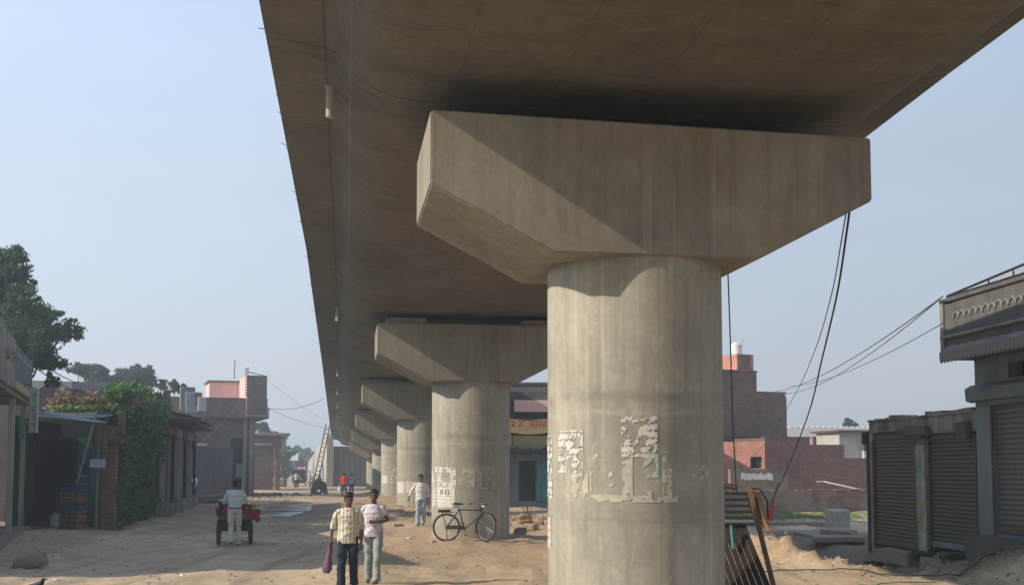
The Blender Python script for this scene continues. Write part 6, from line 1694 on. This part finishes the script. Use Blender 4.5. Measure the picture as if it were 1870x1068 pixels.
# ------------------------------------------------------------------ handcart
pc = m4.location; ct = thing('handcart', 'vendor handcart loaded with red cloth bundles, seen from its rear', 'cart', (pc.x - .27, pc.y + 1.12, gz(pc.x, pc.y + 1.1)), R(13.5))
MB().bbox(-.40, .40, -.62, 1.0, .66, .72, .01).build('bed', 'wood_brown', ct)
for i in range(7): MB().bbox(-.40 + i * .115, -.40 + i * .115 + .105, -.64, 1.02, .722, .74, .004).build('bed_board', 'wood_brown', ct)
for sx in (-1, 1):
    for yy in (-.38, .72):
        w_ = wheel(ct, (sx * .40, yy, .33), .31, .032, 'wheel', 20, .05); w_.rotation_euler = (0, 0, R(90) + R(4) * sx)
        MB().bar((sx * .34, yy, .33), (sx * .34, yy, .66), .04, .04).build('axle_post', 'wood_dark', ct)
    MB().tube([(sx * .38, -.95, 1.03), (sx * .38, -.6, .95), (sx * .38, -.3, .74)], .018, 6).build('push_handle', 'steel_dark', ct)
MB().tube([(-.4, -.95, 1.03), (.4, -.95, 1.03)], .018, 6).build('cross_handle', 'steel_dark', ct)
MB().bbox(-.36, .36, -.60, -.57, .36, .655, .006).build('rear_panel', 'cloth_black', ct)
for sx in (-1, 1):
    for yy in (-.38, .72): pass
def bundle(lbl, c, s, mat, seed):
    b = MB(); rr = random.Random(seed)
    for i in range(11): b.ball(Vector(c) + Vector((rr.uniform(-s, s), rr.uniform(-s, s) * .8, rr.uniform(-s, s) * .7)), (rr.uniform(.4, .7) * s, rr.uniform(.4, .7) * s, rr.uniform(.3, .6) * s), 8, 6)
    me = remeshed(b, .03, 1); o = link('cloth_bundle', me, mat, None, 'all'); o.location = ct.location; o.rotation_euler = ct.rotation_euler; return tag(o, lbl, 'cloth bundle')
bundle('dark red cloth bundle on the left side of the handcart', (-.34, -.3, .86), .13, 'cloth_red', 1)
bundle('crimson cloth heap drooping over the right side of the handcart', (.40, -.25, .76), .18, 'cloth_red', 2)
bundle('dark red bundle lying forward on the middle of the handcart', (.10, .2, .88), .17, 'cloth_red', 3)
bundle('yellow green cloth scrap on top of the right bundle', (.44, -.2, .99), .09, 'cloth_yellow', 4)
o = MB().bbox(-.16, .1, -.1, .1, 1.10, 1.14, .01).build('white_tray', 'sheet_white'); o.rotation_euler = ct.rotation_euler; o.location = ct.location + Vector((-.30, .1, 0)); tag(o, 'flat white tray lying on the left end of the handcart', 'tray')
o2 = MB().bbox(-.42, -.2, .0, .2, .74, 1.098, .03).build('cloth_box', 'cloth_black'); o2.location = ct.location; o2.rotation_euler = ct.rotation_euler; tag(o2, 'dark box under the white tray on the handcart', 'box')

# ------------------------------------------------------------------ auto rickshaw, motorbike
pa = on(539, 888); ar = thing('auto_rickshaw', 'dark three-wheeled auto rickshaw with reddish hood far down the street', 'auto rickshaw', (pa.x - .05, pa.y + 2.0, gz(pa.x, pa.y + 2.0)), R(6))
def hood(y, w_, z0, z1, n=10):
    return [(-w_, y, z0), (-w_, y, z1 - .25), (-w_ * .93, y, z1 - .08), (-w_ * .6, y, z1), (w_ * .6, y, z1), (w_ * .93, y, z1 - .08), (w_, y, z1 - .25), (w_, y, z0)]
MB().loft([hood(-.1, .66, 1.05, 1.78), hood(.9, .70, 1.0, 1.84), hood(1.8, .70, .7, 1.82), hood(2.1, .64, .7, 1.6)]).build('hood', 'canopy_black', ar, True)
MB().bbox(-.70, .70, -.14, -.06, 1.62, 1.72, .03).build('hood_rim', 'canopy_red', ar)
MB().loft([hood(-.25, .42, .35, .95), hood(.2, .66, .3, 1.02), hood(2.15, .68, .3, .95)]).build('body', 'canopy_black', ar, True)
MB().bbox(-.56, .56, -.13, -.115, 1.06, 1.58, .01).build('windscreen', 'steel_dark', ar)
for s_ in (-1, 1): MB().tube([(s_ * .63, -.12, .95), (s_ * .63, -.08, 1.66)], .03, 6).build('pillar', 'canopy_red', ar); MB().ball((s_ * .3, -.26, .72), (.07, .03, .07), 10, 6).build('headlight', 'chrome', ar, True); wheel(ar, (s_ * .6, 1.7, .2), .18, .045, 'wheel', 6).rotation_euler = (0, 0, R(90))
wheel(ar, (0, -.15, .2), .18, .045, 'wheel', 6).rotation_euler = (0, 0, R(90)); MB().bbox(-.09, .09, -.42, .05, .36, .42, .02).build('mudguard', 'canopy_black', ar)
MB().bbox(-.72, -.70, .3, 1.6, .6, 1.0, .005).build('side_curtain', 'canopy_red', ar)

def motorbike(label, loc, rz):
    mo = thing('motorcycle', label, 'motorcycle', loc, rz)
    for y_ in (-.62, .62): wheel(mo, (0, y_, .3), .27, .05, 'wheel', 8, .07).rotation_euler = (0, 0, R(90))
    MB().tube([(0, -.3, .78), (0, -.1, .84), (0, .12, .78)], [.05, .14, .08], 10).build('tank', 'red_paint', mo, True)
    MB().bbox(-.12, .12, .1, .75, .72, .80, .03).build('seat', 'rubber', mo)
    MB().bbox(-.12, .12, -.2, .25, .25, .6, .05).build('engine', 'steel_grey', mo)
    b = MB()
    for s_ in (-1, 1): b.tube([(s_ * .07, -.62, .3), (s_ * .07, -.42, .9)], .022, 6)
    b.tube([(-.34, -.28, 1.0), (-.12, -.4, .96), (.12, -.4, .96), (.34, -.28, 1.0)], .014, 6).build('fork', 'steel_grey', mo, True)
    MB().ball((0, -.52, .84), (.085, .06, .085), 12, 8).build('headlight', 'chrome', mo, True)
    MB().tube([(0, -.88, .42), (0, -.75, .58), (0, -.6, .62), (0, -.45, .58)], [(.05, .015)] * 4, 8).build('mudguard', 'red_paint', mo, True)
    MB().tube([(.16, .1, .28), (.18, .9, .36)], .04, 8).build('exhaust', 'chrome', mo, True)
    return mo
pm = on(566, 889); rzm = R(12)
mb1 = motorbike('small motorcycle ridden towards the camera beside the auto rickshaw', (pm.x, pm.y, pm.z), rzm)
def seated(label, base, rz, dy, shirt, tr):
    x_ = base[0] - math.sin(rz) * dy; y_ = base[1] + math.cos(rz) * dy
    return person(label, (x_, y_, base[2]), rz, 1.65, shirt, tr, [((-.24, -.34, .82), (-.22, -.12, .42), .1), ((.24, -.34, .82), (.22, -.12, .42), -.1)],
        [((-.30, -.15, 1.28), (-.30, -.46, 1.12), (0, -1, -.1)), ((.30, -.15, 1.28), (.30, -.46, 1.12), (0, -1, -.1))], vox=.02, seat_z=.92, sleeve=.9)
seated('motorcycle rider in white shirt riding towards the camera', (pm.x, pm.y, pm.z), rzm, .22, 'shirt_white', 'trouser_beige')
pm2 = on(578, 888); mb2 = motorbike('second dark motorcycle standing close to the ladder foot', (pm2.x, pm2.y + 1.2, pm2.z), R(-25))
seated('person in blue white shirt seated on the motorcycle near the ladder', (pm2.x, pm2.y + 1.2, pm2.z), R(-25), .2, 'shirt_blue', 'trouser_dark')

# broken culvert block standing on the road
pk_ = on(581, 902); cv = thing('culvert_block', 'dark broken concrete culvert piece with a round hole on the road', 'culvert block', (pk_.x, pk_.y + .3, gz(pk_.x, pk_.y)), R(5))
bm = bmesh.new(); outer = [(-.62, -.05), (-.56, .5), (-.42, .72), (-.30, 1.0), (.05, 1.12), (.30, .98), (.52, .82), (.60, .4), (.68, -.05), (.42, -.05), (.36, .1), (.2, .12), (.15, -.05)]
hole = [(.0 + .14 * math.cos(-i * .6283) - .02, .27 + .13 * math.sin(-i * .6283)) for i in range(10)]
def polyhole(outer, hole, y0, y1):
    b = MB(); n = len(outer); m = len(hole)
    import mathutils
    tri = mathutils.geometry.tessellate_polygon([[Vector((p[0], p[1], 0)) for p in outer], [Vector((p[0], p[1], 0)) for p in hole]])
    al = outer + hole; V = [(p[0], y0, p[1]) for p in al] + [(p[0], y1, p[1]) for p in al]; k = len(al)
    Fs = [tuple(t_) for t_ in tri] + [tuple(k + i for i in t_[::-1]) for t_ in tri]
    for i in range(n): j = (i + 1) % n; Fs.append((i, j, k + j, k + i))
    for i in range(m): j = (i + 1) % m; Fs.append((n + i, n + j, k + n + j, k + n + i))
    return b.add(V, Fs)
bm.free(); polyhole(outer, hole, -.35, .35).build('block_body', 'plaster_dark', cv)
b = MB()
for i in range(7): b.tube([(-.3 + i * .12, 0, .95), (-.33 + i * .13, .05, 1.15 + .12 * (i % 3))], .012, 4)
b.build('bent_rods', 'rust', cv, kind='stuff')

# crow at the lower left corner
pbk = on(74, 1066); bd_ = thing('crow', 'black crow standing on the dirt at the bottom left corner', 'bird', ((75 - 935) / F * 18.05, 18.05, gz(-7.57, 18.05)), R(75))
b = MB(); b.tube([(0, .20, .10), (0, .10, .14), (0, .0, .155), (0, -.08, .18), (0, -.115, .225), (0, -.13, .255), (0, -.15, .262), (0, -.165, .26)], [(.012, .008), (.035, .03), (.062, .055), (.055, .055), (.034, .036), (.034, .032), (.024, .022), (.010, .012)], 12)
bdy = link('body', remeshed(b, .008, 3), 'bird_black', bd_, 'all')
MB().tube([(0, -.165, .262), (0, -.20, .258), (0, -.225, .250)], [.011, .008, .002], 8).build('beak', 'steel_dark', bd_, True)
MB().tube([(0, .12, .13), (0, .22, .10), (0, .32, .075)], [(.03, .012), (.035, .008), (.03, .004)], 8).build('tail', 'bird_black', bd_, True)
for s_ in (-1, 1):
    MB().tube([(s_ * .05, -.06, .17), (s_ * .062, .05, .15), (s_ * .04, .19, .115)], [(.012, .03), (.014, .042), (.005, .01)], 8).build('wing', 'bird_black', bd_, True)
    MB().tube([(s_ * .025, .0, .12), (s_ * .028, .01, .06), (s_ * .03, -.005, .0)], [.012, .006, .005], 6).tube([(s_ * .03, .02, .003), (s_ * .03, -.05, .003)], .004, 4).build('leg', 'steel_dark', bd_)

# small litter
for i, (px, py, m_, lb, s_) in enumerate([(729, 961, 'wood_brown', 'flat brown scrap on the dirt right of the two walking men', .16), (748, 984, 'sheet_white', 'tiny white litter scrap right of the brown scrap', .07), (790, 990, 'stone_light', 'pale stone left of the bicycle rear wheel', .09), (100, 1060, 'sheet_white', 'white paper scrap near the crow', .05)]):
    rock('scrap', lb, on(px, py), (s_, s_ * .6, s_ * .3), m_, i, 'litter', 70 + i)

# ------------------------------------------------------------------ haze
HAZE = True
if HAZE:
    hz = MB().box(-420, 420, -60, 640, -4, 19).build('haze', None); hz['kind'] = 'stuff'; tag(hz, 'pale morning haze filling the street air', 'haze')
    hm = bpy.data.materials.new('haze_air'); hm.use_nodes = True; nt_ = hm.node_tree; nt_.nodes.clear()
    vo_ = nt_.nodes.new('ShaderNodeVolumePrincipled'); vo_.inputs['Color'].default_value = (.80, .90, 1.0, 1); vo_.inputs['Density'].default_value = .0020; vo_.inputs['Anisotropy'].default_value = .2
    ou = nt_.nodes.new('ShaderNodeOutputMaterial'); nt_.links.new(vo_.outputs[0], ou.inputs['Volume']); hz.data.materials.append(hm)
